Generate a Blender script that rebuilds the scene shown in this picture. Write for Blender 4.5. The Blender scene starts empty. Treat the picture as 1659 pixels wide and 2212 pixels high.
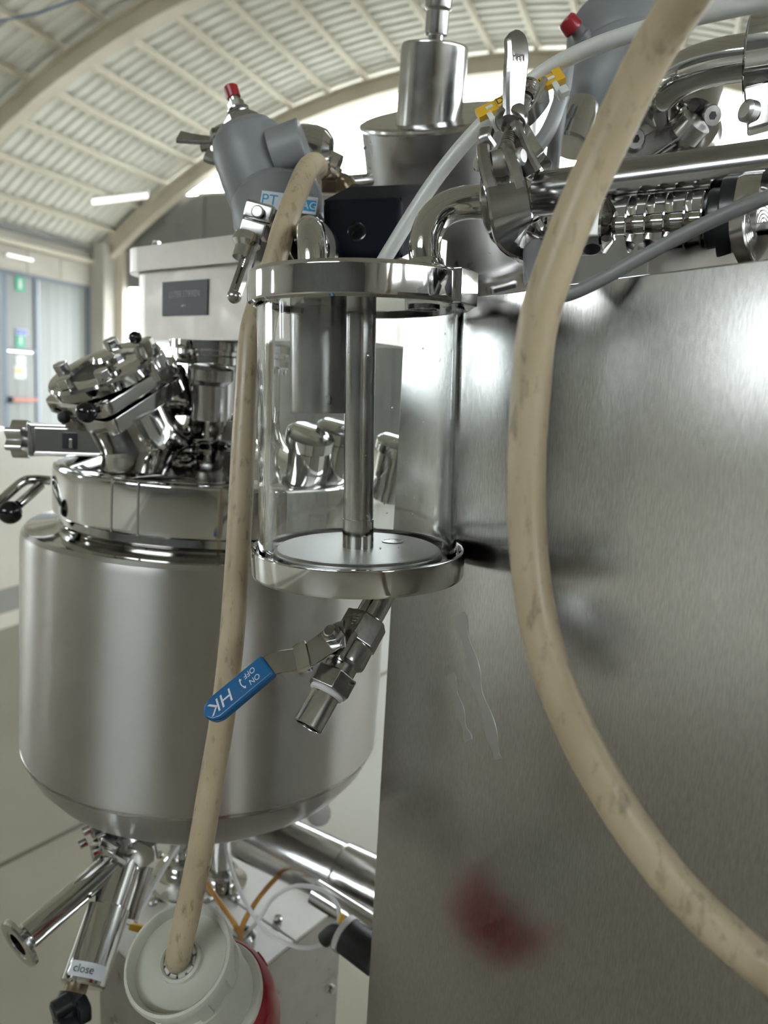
import bpy, bmesh, math, random
from mathutils import Vector as V, Matrix
random.seed(4)
R = math.radians
sc = bpy.context.scene
COL = sc.collection

# ---------------------------------------------------------------- camera
FPX, CX, CY, EYE = 1660.0, 829.5, 1106.0, 1.5
PITCH, ROLL = R(9.0), R(3.2)
FW = V((0, math.cos(PITCH), -math.sin(PITCH)))
_up = V((0, math.sin(PITCH), math.cos(PITCH))); _rt = V((1, 0, 0))
RT = _rt * math.cos(ROLL) + _up * math.sin(ROLL)
UP = _up * math.cos(ROLL) - _rt * math.sin(ROLL)
CAM = V((0, 0, EYE))
cd = bpy.data.cameras.new('camera'); cam = bpy.data.objects.new('camera', cd); COL.objects.link(cam)
cd.sensor_fit = 'VERTICAL'; cd.sensor_height = 24.0; cd.lens = FPX / 2212 * 24.0
cd.clip_start = 0.02; cd.clip_end = 300
mw = Matrix.Identity(4)
for i in range(3):
    mw[i][0] = RT[i]; mw[i][1] = UP[i]; mw[i][2] = -FW[i]; mw[i][3] = CAM[i]
cam.matrix_world = mw
cd.dof.use_dof = True; cd.dof.focus_distance = 0.535; cd.dof.aperture_fstop = cd.lens / 3.6
sc.camera = cam

# ---------------------------------------------------------------- sky, exposure
w = bpy.data.worlds.new('overcast_sky'); sc.world = w; w.use_nodes = True
bg = w.node_tree.nodes['Background']; bg.inputs['Color'].default_value = (0.90, 0.96, 1.0, 1); bg.inputs['Strength'].default_value = 15.0
sc.view_settings.view_transform = 'Standard'; sc.view_settings.look = 'None'
sc.view_settings.gamma = 1.0; sc.view_settings.exposure = 0.25; sc.view_settings.use_curve_mapping = False
sc.cycles.use_denoising = True
sc.cycles.diffuse_bounces = 4; sc.cycles.max_bounces = 10; sc.cycles.glossy_bounces = 4
sc.cycles.use_adaptive_sampling = True; sc.cycles.adaptive_threshold = 0.1; sc.cycles.adaptive_min_samples = 16
sc.cycles.transmission_bounces = 8; sc.cycles.sample_clamp_indirect = 8

# ---------------------------------------------------------------- helpers
def P(x, y, d): return CAM + (FW + RT * ((x - CX) / FPX) - UP * ((y - CY) / FPX)) * d
def ray(x, y): return FW + RT * ((x - CX) / FPX) - UP * ((y - CY) / FPX)
def IM(x, y, z=0.0): return (RT * x - UP * y - FW * z)      # direction: right, down in the photograph, towards the lens
def F(o, z, x=None):
    z = V(z).normalized()
    x = V(x) if x is not None else V((1, 0, 0))
    if abs(x.normalized().dot(z)) > 0.99: x = V((0, 1, 0))
    x = (x - z * x.dot(z)).normalized(); y = z.cross(x)
    m = Matrix.Identity(4)
    for i in range(3): m[i][0] = x[i]; m[i][1] = y[i]; m[i][2] = z[i]; m[i][3] = o[i]
    return m
def T(x, y, z): return Matrix.Translation((x, y, z))
def smooth_path(pts, sub=8):
    pts = [V(p) for p in pts]
    if len(pts) < 3 or sub < 2: return pts
    q = [pts[0] * 2 - pts[1]] + pts + [pts[-1] * 2 - pts[-2]]; out = []
    for i in range(1, len(q) - 2):
        a, b, c, d = q[i-1], q[i], q[i+1], q[i+2]
        for k in range(sub):
            t = k / sub
            out.append(0.5 * ((2*b) + (c-a)*t + (2*a-5*b+4*c-d)*t*t + (3*b-a-3*c+d)*t**3))
    out.append(pts[-1]); return out

class MB:
    def __init__(s): s.v = []; s.f = []; s.flat = False
    def add(s, vs, fs):
        o = len(s.v); s.v += [V(p) for p in vs]; s.f += [tuple(i + o for i in f) for f in fs]; return s
    def bm(s, b, M=None):
        b.verts.index_update()
        return s.add([(M @ x.co if M else x.co) for x in b.verts], [[x.index for x in f.verts] for f in b.faces])
    def lathe(s, M, prof, n=40, caps=True, a0=0, a1=360):
        s.flat = True
        full = abs(a1 - a0) >= 359.9; m = n if full else n + 1
        vs = []; fs = []
        for r, z in prof:
            for k in range(m):
                a = R(a0 + (a1 - a0) * k / n); vs.append(M @ V((r * math.cos(a), r * math.sin(a), z)))
        L = len(prof)
        for i in range(L - 1):
            for k in range(n):
                k2 = (k + 1) % m
                fs.append((i*m+k, i*m+k2, (i+1)*m+k2, (i+1)*m+k))
        if caps and full:
            if prof[0] != prof[-1]:
                fs.append(tuple(range(m))[::-1]); fs.append(tuple((L-1)*m + k for k in range(m)))
        elif caps:
            fs.append(tuple(i*m for i in range(L))); fs.append(tuple(i*m + n for i in range(L))[::-1])
        return s.add(vs, fs)
    def tube(s, pts, r, n=16, sub=8, caps=True):
        p = smooth_path(pts, sub); N = len(p)
        rr = r if callable(r) else (lambda t: r)
        t0 = (p[1] - p[0]).normalized(); x = t0.orthogonal().normalized(); vs = []; fs = []
        for i in range(N):
            t = (p[min(i+1, N-1)] - p[max(i-1, 0)]).normalized()
            x = (x - t * x.dot(t)).normalized(); y = t.cross(x); ri = rr(i / (N - 1))
            for k in range(n):
                a = 2 * math.pi * k / n; vs.append(p[i] + (x * math.cos(a) + y * math.sin(a)) * ri)
        for i in range(N - 1):
            for k in range(n):
                k2 = (k+1) % n; fs.append((i*n+k, i*n+k2, (i+1)*n+k2, (i+1)*n+k))
        if caps: fs.append(tuple(range(n))[::-1]); fs.append(tuple((N-1)*n+k for k in range(n)))
        return s.add(vs, fs)
    def box(s, M, sx, sy, sz, bev=0, seg=2):
        s.flat = True
        b = bmesh.new(); bmesh.ops.create_cube(b, size=1)
        for x in b.verts: x.co = V((x.co.x * sx, x.co.y * sy, x.co.z * sz))
        if bev: bmesh.ops.bevel(b, geom=b.edges[:], offset=bev, segments=seg, affect='EDGES', profile=0.5)
        s.bm(b, M); b.free(); return s
    def prism(s, M, out, z0, z1, bev=0, seg=2):
        s.flat = True
        b = bmesh.new(); lo = [b.verts.new((x, y, z0)) for x, y in out]; hi = [b.verts.new((x, y, z1)) for x, y in out]
        b.faces.new(lo[::-1]); b.faces.new(hi); n = len(out)
        for i in range(n): b.faces.new((lo[i], lo[(i+1) % n], hi[(i+1) % n], hi[i]))
        bmesh.ops.recalc_face_normals(b, faces=b.faces[:])
        if bev: bmesh.ops.bevel(b, geom=b.edges[:], offset=bev, segments=seg, affect='EDGES', profile=0.5, clamp_overlap=True)
        s.bm(b, M); b.free(); return s
    def ball(s, M, r, n=20, sq=1.0):
        pr = [(max(1e-5, r * math.sin(math.pi * i / 12)), -r * sq * math.cos(math.pi * i / 12)) for i in range(13)]
        return s.lathe(M, pr, n, caps=False)
    def hexa(s, M, r, h, bev=0.0006, n=6):
        return s.prism(M, [(r * math.cos(2*math.pi*k/n), r * math.sin(2*math.pi*k/n)) for k in range(n)], 0, h, bev)
    def coil(s, M, r, pitch, turns, wire, n=6):
        N = int(turns * 14)
        return s.tube([M @ V((r*math.cos(2*math.pi*i/14), r*math.sin(2*math.pi*i/14), pitch*i/14)) for i in range(N+1)], wire, n, 1)
    def ribbon(s, pts, nrm, wd, th, sub=6, bev=0.0):
        p = smooth_path(pts, sub); N = len(p); vs = []; fs = []; nrm = V(nrm)
        for i in range(N):
            t = (p[min(i+1, N-1)] - p[max(i-1, 0)]).normalized()
            nn = (nrm - t * nrm.dot(t)).normalized(); sd = t.cross(nn)
            wi = wd(i/(N-1)) if callable(wd) else wd; ti = th(i/(N-1)) if callable(th) else th
            c = min(ti, wi) * 0.25
            for a, b in ((-wi/2, -ti/2+c), (-wi/2+c, -ti/2), (wi/2-c, -ti/2), (wi/2, -ti/2+c), (wi/2, ti/2-c), (wi/2-c, ti/2), (-wi/2+c, ti/2), (-wi/2, ti/2-c)):
                vs.append(p[i] + sd * a + nn * b)
        for i in range(N-1):
            for k in range(8): k2 = (k+1) % 8; fs.append((i*8+k, i*8+k2, (i+1)*8+k2, (i+1)*8+k))
        fs.append(tuple(range(8))[::-1]); fs.append(tuple((N-1)*8+k for k in range(8)))
        return s.add(vs, fs)
    def obj(s, name, mat, parent=None, ang=32):
        me = bpy.data.meshes.new(name)
        pw = parent.matrix_world.translation if parent is not None else V((0, 0, 0))
        lo = V([min(p[i] for p in s.v) for i in range(3)]); hi = V([max(p[i] for p in s.v) for i in range(3)]); c = (lo + hi) / 2
        me.from_pydata([p - c for p in s.v], [], s.f)
        b = bmesh.new(); b.from_mesh(me); bmesh.ops.recalc_face_normals(b, faces=b.faces[:]); b.to_mesh(me); b.free()
        me.shade_smooth(); me.set_sharp_from_angle(angle=R(ang))
        me.materials.append(mat)
        o = bpy.data.objects.new(name, me); COL.objects.link(o)
        if s.flat:
            wm = o.modifiers.new('weighted_normals', 'WEIGHTED_NORMAL'); wm.keep_sharp = True; wm.weight = 100
        if parent is not None: o.parent = parent
        o.location = c - pw
        o.matrix_world = Matrix.Translation(c)
        if parent is not None:
            o.matrix_parent_inverse = Matrix.Identity(4); o.location = c - pw
        return o

def tag(o, label=None, cat=None, group=None, kind=None):
    if label: o['label'] = label
    if cat: o['category'] = cat
    if group: o['group'] = group
    if kind: o['kind'] = kind
    return o
def thing(name, label, cat, loc, group=None):
    o = bpy.data.objects.new(name, None); o.empty_display_size = 0.02; COL.objects.link(o)
    o.location = loc; o.matrix_world = Matrix.Translation(loc)
    return tag(o, label, cat, group)
def text(name, s, M, size, mat, parent, ex=0.0002, shear=0.0, align='CENTER', sx=1.0):
    c = bpy.data.curves.new(name, 'FONT'); c.body = s; c.size = size; c.extrude = ex; c.shear = shear
    c.align_x = align; c.align_y = 'CENTER'
    t = bpy.data.objects.new(name, c); COL.objects.link(t)
    me = bpy.data.meshes.new_from_object(t.evaluated_get(bpy.context.evaluated_depsgraph_get()))
    bpy.data.objects.remove(t); bpy.data.curves.remove(c)
    mb = MB(); mb.add([M @ V((v.co.x * sx, v.co.y, v.co.z)) for v in me.vertices], [tuple(p.vertices) for p in me.polygons])
    bpy.data.meshes.remove(me)
    return mb.obj(name, mat, parent)

# ---------------------------------------------------------------- materials
def mat(name, col, rough=0.5, metal=0.0, col2=None, nscale=20, namt=0.5, rvar=0.0, bump=0.0, bscale=None, stretch=(1, 1, 1), aniso=0.0, coat=0.0, spec=0.5, detail=4):
    m = bpy.data.materials.new(name); m.use_nodes = True; nt = m.node_tree; N = nt.nodes; L = nt.links
    b = N['Principled BSDF']
    b.inputs['Base Color'].default_value = (*col, 1); b.inputs['Roughness'].default_value = rough; b.inputs['Metallic'].default_value = metal
    b.inputs['Coat Weight'].default_value = coat; b.inputs['Specular IOR Level'].default_value = spec
    if aniso: b.inputs['Anisotropic'].default_value = aniso
    tc = N.new('ShaderNodeTexCoord'); mp = N.new('ShaderNodeMapping'); mp.inputs['Scale'].default_value = stretch
    L.new(tc.outputs['Object'], mp.inputs['Vector'])
    nz = N.new('ShaderNodeTexNoise'); nz.inputs['Scale'].default_value = nscale; nz.inputs['Detail'].default_value = detail
    L.new(mp.outputs['Vector'], nz.inputs['Vector'])
    if col2:
        rp = N.new('ShaderNodeValToRGB'); rp.color_ramp.elements[0].position = 0.5 - 0.25 / max(namt, .01) * 0.5; rp.color_ramp.elements[1].position = 0.5 + 0.25 / max(namt, .01) * 0.5
        rp.color_ramp.elements[0].color = (*col2, 1); rp.color_ramp.elements[1].color = (*col, 1)
        L.new(nz.outputs['Fac'], rp.inputs['Fac']); L.new(rp.outputs['Color'], b.inputs['Base Color'])
    if rvar:
        mr = N.new('ShaderNodeMapRange'); mr.inputs['From Min'].default_value = 0.3; mr.inputs['From Max'].default_value = 0.7
        mr.inputs['To Min'].default_value = max(0.01, rough - rvar); mr.inputs['To Max'].default_value = rough + rvar
        L.new(nz.outputs['Fac'], mr.inputs['Value']); L.new(mr.outputs['Result'], b.inputs['Roughness'])
    if bump:
        n2 = N.new('ShaderNodeTexNoise'); n2.inputs['Scale'].default_value = bscale or nscale; n2.inputs['Detail'].default_value = 3
        L.new(mp.outputs['Vector'], n2.inputs['Vector'])
        bp = N.new('ShaderNodeBump'); bp.inputs['Strength'].default_value = bump; bp.inputs['Distance'].default_value = 0.002
        L.new(n2.outputs['Fac'], bp.inputs['Height']); L.new(bp.outputs['Normal'], b.inputs['Normal'])
    return m
STEEL = (0.53, 0.52, 0.505)
M_ = {}
M_['chrome'] = mat('polished_steel', (0.58, 0.575, 0.56), 0.07, 1, rvar=0.03, nscale=30)
M_['steel'] = mat('satin_steel', STEEL, 0.2, 1, rvar=0.06, nscale=40)
M_['dullsteel'] = mat('dull_steel', (0.52, 0.51, 0.49), 0.34, 1, col2=(0.42, 0.41, 0.40), nscale=35, rvar=0.08)
M_['darksteel'] = mat('dark_cast_steel', (0.40, 0.39, 0.38), 0.22, 1, rvar=0.06, nscale=60, bump=0.05, bscale=300)
M_['darkpipe'] = mat('dark_polished_pipe', (0.36, 0.355, 0.35), 0.17, 1, rvar=0.03, nscale=40)
M_['drum'] = mat('smoky_sheet_steel', (0.37, 0.365, 0.36), 0.32, 1, col2=(0.31, 0.305, 0.30), nscale=25, rvar=0.06)
M_['tank'] = mat('tank_brushed_steel', (0.50, 0.49, 0.47), 0.30, 1, rvar=0.015, nscale=60, stretch=(.3, .3, 14))
for _k in ('tank',):
    _nt = M_[_k].node_tree; _b = _nt.nodes['Principled BSDF']; _tg = _nt.nodes.new('ShaderNodeTangent'); _tg.direction_type = 'RADIAL'; _tg.axis = 'Z'
    _b.inputs['Anisotropic'].default_value = 0.9; _b.inputs['Anisotropic Rotation'].default_value = 0.25
    _nt.links.new(_tg.outputs['Tangent'], _b.inputs['Tangent'])
M_['sheet'] = mat('mottled_sheet_steel', (0.58, 0.55, 0.505), 0.36, 1, col2=(0.49, 0.46, 0.42), nscale=40, rvar=0.08)
M_['cable'] = mat('aged_cable_sheath', (0.47, 0.39, 0.26), 0.36, 0, col2=(0.35, 0.28, 0.175), nscale=26, namt=0.55, rvar=0.1, bump=0.08, bscale=120, stretch=(1, 1, 0.35))
def grime(m):
    nt = m.node_tree; N = nt.nodes; L = nt.links; b = N['Principled BSDF']; mp = [x for x in N if x.type == 'MAPPING'][0]
    n = N.new('ShaderNodeTexNoise'); n.inputs['Scale'].default_value = 150; n.inputs['Detail'].default_value = 6; n.inputs['Roughness'].default_value = .65; L.new(mp.outputs[0], n.inputs['Vector'])
    r = N.new('ShaderNodeValToRGB'); r.color_ramp.elements[0].position = .55; r.color_ramp.elements[1].position = .70
    r.color_ramp.elements[0].color = (0, 0, 0, 1); r.color_ramp.elements[1].color = (.65, .65, .65, 1); L.new(n.outputs['Fac'], r.inputs['Fac'])
    mx = N.new('ShaderNodeMix'); mx.data_type = 'RGBA'; src = b.inputs['Base Color'].links[0].from_socket
    L.new(r.outputs['Color'], mx.inputs['Factor']); L.new(src, mx.inputs['A']); mx.inputs['B'].default_value = (.13, .10, .065, 1); L.new(mx.outputs['Result'], b.inputs['Base Color'])
grime(M_['cable'])
M_['blue'] = mat('blue_vinyl', (0.005, 0.105, 0.28), 0.24, 0, rvar=0.04, nscale=60, bump=0.03, bscale=90)
M_['white_print'] = mat('white_print', (0.62, 0.64, 0.66), 0.5)
M_['black'] = mat('black_plastic', (0.012, 0.013, 0.016), 0.3, 0, bump=0.03, bscale=400)
M_['blackbox'] = mat('dark_blue_black_plastic', (0.006, 0.008, 0.013), 0.5, 0, bump=0.06, bscale=500, spec=0.08)
M_['knob'] = mat('black_bakelite', (0.008, 0.008, 0.010), 0.12)
M_['rubber'] = mat('black_rubber', (0.014, 0.014, 0.015), 0.5)
M_['gray'] = mat('grey_plastic', (0.185, 0.192, 0.198), 0.42, 0, col2=(0.165, 0.172, 0.178), nscale=15, bump=0.04, bscale=500)
M_['graycable'] = mat('grey_cable_sheath', (0.20, 0.205, 0.205), 0.4)
M_['red'] = mat('red_plastic', (0.25, 0.010, 0.018), 0.3, 0, bump=0.02)
M_['plug'] = mat('light_grey_plug_plastic', (0.54, 0.545, 0.47), 0.36, 0, col2=(0.50, 0.505, 0.43), nscale=25, bump=0.02)
M_['white'] = mat('white_plastic', (0.62, 0.61, 0.60), 0.4)
M_['hose'] = mat('milky_hose', (0.60, 0.61, 0.58), 0.28); M_['hose'].node_tree.nodes['Principled BSDF'].inputs['Subsurface Weight'].default_value = 0.3
M_['hose'].node_tree.nodes['Principled BSDF'].inputs['Subsurface Radius'].default_value = (.004, .004, .004)
M_['yellow'] = mat('yellow_plastic', (0.66, 0.40, 0.025), 0.35)
M_['orange'] = mat('amber_wire', (0.50, 0.25, 0.05), 0.35)
M_['brass'] = mat('tarnished_brass', (0.30, 0.24, 0.17), 0.3, 1)
M_['ptfe'] = mat('white_sealing_tape', (0.62, 0.61, 0.60), 0.5, bump=0.1, bscale=200)
M_['aluwhite'] = mat('bead_blasted_metal', (0.62, 0.61, 0.59), 0.42, 0.75, col2=(0.54, 0.53, 0.50), nscale=14)
M_['label'] = mat('white_label', (0.60, 0.63, 0.66), 0.4)
M_['labelblue'] = mat('label_blue', (0.03, 0.27, 0.50), 0.4)
M_['ink'] = mat('black_ink', (0.02, 0.02, 0.025), 0.5)
M_['nameplate'] = mat('grey_nameplate', (0.085, 0.085, 0.09), 0.45)
M_['engrave'] = mat('engraved_letters', (0.36, 0.36, 0.37), 0.5)
# brushed cabinet panel: streaks along the sheet, dried water runs
def panel_material():
    m = mat('cabinet_brushed_steel', (0.50, 0.495, 0.48), 0.21, 1, rvar=0.008, nscale=500, stretch=(1, 1, 0.2), bump=0.0012, bscale=1500)
    nt = m.node_tree; N = nt.nodes; L = nt.links; b = N['Principled BSDF']
    tc = [x for x in N if x.type == 'TEX_COORD'][0]
    n3 = N.new('ShaderNodeTexNoise'); n3.inputs['Scale'].default_value = 6; n3.inputs['Detail'].default_value = 5
    L.new(tc.outputs['Object'], n3.inputs['Vector'])
    rp = N.new('ShaderNodeValToRGB'); rp.color_ramp.elements[0].position = 0.35; rp.color_ramp.elements[1].position = 0.7
    rp.color_ramp.elements[0].color = (0.53, 0.525, 0.51, 1); rp.color_ramp.elements[1].color = (0.46, 0.455, 0.44, 1)
    L.new(n3.outputs['Fac'], rp.inputs['Fac'])
    n4 = N.new('ShaderNodeTexNoise'); n4.inputs['Scale'].default_value = 900; n4.inputs['Detail'].default_value = 2
    mp4 = N.new('ShaderNodeMapping'); mp4.inputs['Scale'].default_value = (1, 1, .18); L.new(tc.outputs['Object'], mp4.inputs['Vector']); L.new(mp4.outputs['Vector'], n4.inputs['Vector'])
    mr4 = N.new('ShaderNodeMapRange'); mr4.inputs['From Min'].default_value = .3; mr4.inputs['From Max'].default_value = .7; mr4.inputs['To Min'].default_value = .88; mr4.inputs['To Max'].default_value = 1.1
    L.new(n4.outputs['Fac'], mr4.inputs['Value'])
    mu = N.new('ShaderNodeVectorMath'); mu.operation = 'SCALE'; L.new(rp.outputs['Color'], mu.inputs[0]); L.new(mr4.outputs['Result'], mu.inputs['Scale'])
    L.new(mu.outputs['Vector'], b.inputs['Base Color'])
    return m
M_['panel'] = panel_material()
M_['stain'] = mat('dried_water_run', (0.50, 0.50, 0.49), 0.40, 1.0)
def glass_material():
    m = bpy.data.materials.new('clear_glass'); m.use_nodes = True; b = m.node_tree.nodes['Principled BSDF']
    b.inputs['Base Color'].default_value = (0.97, 0.985, 0.98, 1); b.inputs['Transmission Weight'].default_value = 1; b.inputs['Roughness'].default_value = 0.0; b.inputs['IOR'].default_value = 1.46
    return m
M_['glass'] = glass_material()
# hall
M_['roof'] = mat('roof_sheet_paint', (0.62, 0.62, 0.56), 0.6, 0, col2=(0.55, 0.55, 0.49), nscale=0.8)
M_['beam'] = mat('cream_beam_paint', (0.58, 0.54, 0.44), 0.6, 0, col2=(0.48, 0.44, 0.35), nscale=1.5)
M_['concrete'] = mat('concrete_wall', (0.46, 0.44, 0.38), 0.8, 0, col2=(0.38, 0.36, 0.31), nscale=0.9, bump=0.1, bscale=6)
M_['greywall'] = mat('grey_wall_sheet', (0.20, 0.20, 0.19), 0.6, 0, col2=(0.16, 0.16, 0.155), nscale=1.2)
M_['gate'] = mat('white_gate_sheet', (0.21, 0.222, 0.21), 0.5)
M_['gateframe'] = mat('blue_grey_frame', (0.13, 0.155, 0.19), 0.5)
M_['floor'] = mat('concrete_floor', (0.30, 0.275, 0.215), 0.42, 0, col2=(0.235, 0.215, 0.165), nscale=1.6, rvar=0.08, bump=0.04, bscale=8)
M_['floorlight'] = mat('pale_floor_lit', (0.74, 0.70, 0.61), 0.4, 0, col2=(0.68, 0.64, 0.55), nscale=1.0, rvar=0.06)  # paleness of the far floor is reflected door light put into the colour
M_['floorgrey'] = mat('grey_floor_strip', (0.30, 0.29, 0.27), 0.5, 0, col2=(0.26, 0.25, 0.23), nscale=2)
M_['joint'] = mat('dark_floor_joint', (0.10, 0.09, 0.07), 0.8)
M_['green'] = mat('sign_green', (0.03, 0.36, 0.20), 0.5)
M_['signblue'] = mat('sign_blue', (0.08, 0.15, 0.55), 0.5)
M_['rope'] = mat('blue_line', (0.10, 0.16, 0.26), 0.6)
def emit(name, col, s):
    m = bpy.data.materials.new(name); m.use_nodes = True; b = m.node_tree.nodes['Principled BSDF']
    b.inputs['Emission Color'].default_value = (*col, 1); b.inputs['Emission Strength'].default_value = s; b.inputs['Base Color'].default_value = (.8, .8, .8, 1)
    return m
M_['tubelight'] = emit('lit_tube', (1, 0.98, 0.92), 1.2)

# ================================================================ the hall
HA = V((math.sin(R(20)), math.cos(R(20)), 0)); HB = V((-HA.y, HA.x, 0)); HZ = V((0, 0, 1))
def hp(a, b, z): return HA * a + HB * b + HZ * z
def hbox(mb, a0, a1, b0, b1, z0, z1, bev=0):
    M = F(hp((a0+a1)/2, (b0+b1)/2, (z0+z1)/2), HZ, HA)
    return mb.box(M, a1-a0, b1-b0, z1-z0, bev)
AR, AB, AZ = 17.0, 4.5, -7.85
A_END, A_BACK, B_L, B_R = 18.7, -14.0, 15.74, -6.74
def arc(phi, r=AR): return AB + r * math.sin(R(phi)), AZ + r * math.cos(R(phi))
def S(o): o['kind'] = 'structure'; return o

# floor: near slab, strips and the far floor with door light in its colour
S(hbox(MB(), A_BACK, A_END + .3, B_R - .3, 3.53, -0.2, 0).obj('floor', M_['floor']))
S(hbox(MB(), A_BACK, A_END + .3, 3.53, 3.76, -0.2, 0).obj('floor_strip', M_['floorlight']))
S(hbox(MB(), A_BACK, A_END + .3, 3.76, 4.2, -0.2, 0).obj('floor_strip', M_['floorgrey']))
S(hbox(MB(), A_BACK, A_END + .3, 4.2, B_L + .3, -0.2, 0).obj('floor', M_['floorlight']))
j0, j1 = V((-1.113, 2.143, 0)), V((-0.935, 2.418, 0)); jd = (j1 - j0).normalized()
S(MB().box(F(j0 + jd * 2, HZ, jd), 9, 0.018, 0.004).obj('floor_joint', M_['joint']))
S(MB().box(T(0, 0, -0.35), 160, 160, 0.1).obj('ground', M_['floorgrey']))

# corrugated barrel roof
mb = MB(); vs = []; fs = []
prof = []
a = A_BACK
while a < A_END - .01:
    prof += [(a, 0.0), (a + .11, 0.0), (a + .15, .045), (a + .26, .045)]; a += .30
prof.append((A_END + .3, 0.0)); nphi = 36
for i in range(nphi + 1):
    ph = -41.5 + 83.0 * i / nphi
    for a, h in prof:
        b, z = arc(ph, AR + .12 + h); vs.append(hp(a, b, z))
np_ = len(prof)
for i in range(nphi):
    for k in range(np_ - 1): fs.append((i*np_+k, i*np_+k+1, (i+1)*np_+k+1, (i+1)*np_+k))
mb.add(vs, fs); roof = S(mb.obj('ceiling', M_['roof'], ang=20))
for k in range(-19, 6):
    ph = 24.8 + 3.45 * k
    if abs(ph) > 41: continue
    b, z = arc(ph, AR + .05); M = F(hp((A_BACK+A_END)/2, b, z), V(HB * math.sin(R(ph)) + HZ * math.cos(R(ph))), HA)
    MB().box(M, A_END - A_BACK, 0.09, 0.14).obj('purlin', M_['beam'], roof)
for ar in (-11, -5.05, 0.9, 6.85, 12.75, 18.4):
    mb = MB()
    for r0, r1, wd in ((AR - .02, AR - .07, .30), (AR - .07, AR - .38, .09), (AR - .38, AR - .43, .30)):
        vs = []; fs = []; n = 48
        for i in range(n + 1):
            ph = -41.2 + 82.4 * i / n
            for rr, aa in ((r0, ar - wd/2), (r0, ar + wd/2), (r1, ar + wd/2), (r1, ar - wd/2)):
                b, z = arc(ph, rr); vs.append(hp(aa, b, z))
        for i in range(n):
            for k in range(4): k2 = (k+1) % 4; fs.append((i*4+k, i*4+k2, (i+1)*4+k2, (i+1)*4+k))
        fs += [(0, 1, 2, 3), (n*4+3, n*4+2, n*4+1, n*4)]
        mb.add(vs, fs)
    mb.obj('arch_rib', M_['beam'], roof)

# left wall with the big gate and its wicket door
mb = MB()
WB = [(-4.5, -3.7), (1.3, 4.3)]           # window bays of the left wall, outside the frame
hbox(mb, A_BACK, 12.4, B_L, B_L + .25, 0, 1.9); hbox(mb, A_BACK, 12.4, B_L, B_L + .25, 3.7, 4.98)
for w0_, w1_ in zip([A_BACK] + [q[1] for q in WB], [q[0] for q in WB] + [12.4]): hbox(mb, w0_, w1_, B_L, B_L + .25, 1.9, 3.7)
hbox(mb, 12.4, 18.0, B_L, B_L + .25, 3.92, 4.98); hbox(mb, 18.0, A_END + .25, B_L, B_L + .25, 0, 4.98)
wl = S(mb.obj('wall_left', M_['concrete']))
for k in range(5):
    hbox(MB(), 13.5 + k * 1.13, 14.55 + k * 1.13, B_L - .02, B_L, 3.96, 4.5).obj('concrete_panel', M_['concrete'], wl)
hbox(MB(), A_BACK, 18.2, B_L - .09, B_L, 4.86, 5.0).obj('eaves_strip', M_['greywall'], wl)
hbox(MB(), A_BACK, 18.3, B_L - .16, B_L - .04, 4.52, 4.64, .01).obj('rail', M_['beam'], wl)
S(hbox(MB(), 18.02, 18.5, 15.25, B_L - .001, 0, 5.1, .02).obj('column', M_['concrete']))
S(hbox(MB(), 18.5, 18.69, 15.0, 15.3, 0, 5.0, .02).obj('column', M_['beam']))
g = thing('gate', 'white corrugated hall gate with blue grey frame and small wicket door', 'gate', hp(15.2, B_L, 0))
a = 12.45
while a < 17.9:
    a1 = a + .31
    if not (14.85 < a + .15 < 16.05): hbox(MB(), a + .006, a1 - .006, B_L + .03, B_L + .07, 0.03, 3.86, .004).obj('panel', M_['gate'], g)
    a = a1
for aa, b0 in ((12.42, .1), (14.95, .12), (15.98, .12), (17.86, .14)):
    hbox(MB(), aa, aa + b0, B_L - .01, B_L + .09, 0, 3.9).obj('post', M_['gateframe'], g)
hbox(MB(), 12.42, 18.0, B_L - .012, B_L + .09, 3.83, 3.92).obj('top_rail', M_['gateframe'], g)
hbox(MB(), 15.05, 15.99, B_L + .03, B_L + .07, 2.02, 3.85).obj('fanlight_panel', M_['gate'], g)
hbox(MB(), 15.05, 15.99, B_L, B_L + .08, 1.96, 2.04).obj('door_head', M_['gateframe'], g)
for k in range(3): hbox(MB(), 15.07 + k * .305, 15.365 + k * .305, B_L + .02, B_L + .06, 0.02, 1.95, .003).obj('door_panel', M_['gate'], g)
pb = hbox(MB(), 15.12, 15.95, B_L - .09, B_L - .04, .70, .78, .01).obj('panic_bar', mat('panic_bar_red', (0.50, 0.16, 0.11), 0.5), g)
hbox(MB(), 15.08, 15.16, B_L - .09, B_L + .02, .66, .82).obj('panic_bar_bracket', M_['black'], g)
def sign(name, a0, a1, z0, z1, m, label, marks=()):
    t = thing(name, label, 'sign', hp((a0+a1)/2, B_L, z0))
    hbox(MB(), a0, a1, B_L + .008, B_L + .018, z0, z1).obj('plate', M_[m], t)
    for x0, x1, y0, y1, mm in marks:
        hbox(MB(), a0 + (a1-a0)*x0, a0 + (a1-a0)*x1, B_L + .002, B_L + .007, z0 + (z1-z0)*y0, z0 + (z1-z0)*y1).obj('mark', M_[mm], t)
sign('exit_sign', 15.38, 15.66, 3.45, 3.80, 'green', 'green exit sign at top of gate fanlight', ((.35, .65, .2, .85, 'white'),))
sign('exit_sign', 15.36, 15.64, 2.06, 2.36, 'green', 'green exit sign right above the wicket door', ((.4, .62, .3, .9, 'white'),))
sign('blue_notice', 15.36, 15.72, 2.38, 2.52, 'white', 'white notice with blue lettering over the wicket door', ((.04, .2, .1, .9, 'signblue'), (.26, .42, .1, .9, 'signblue'), (.48, .66, .1, .9, 'signblue'), (.72, .95, .1, .9, 'signblue')))
sign('paper_notice', 15.36, 15.66, 1.62, 1.86, 'white', 'blank white paper notice high on wicket door')
sign('paper_notice', 15.30, 15.66, 1.28, 1.60, 'white', 'white paper notice with yellow block on wicket door', ((.05, .7, .45, .75, 'yellow'),))
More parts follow.
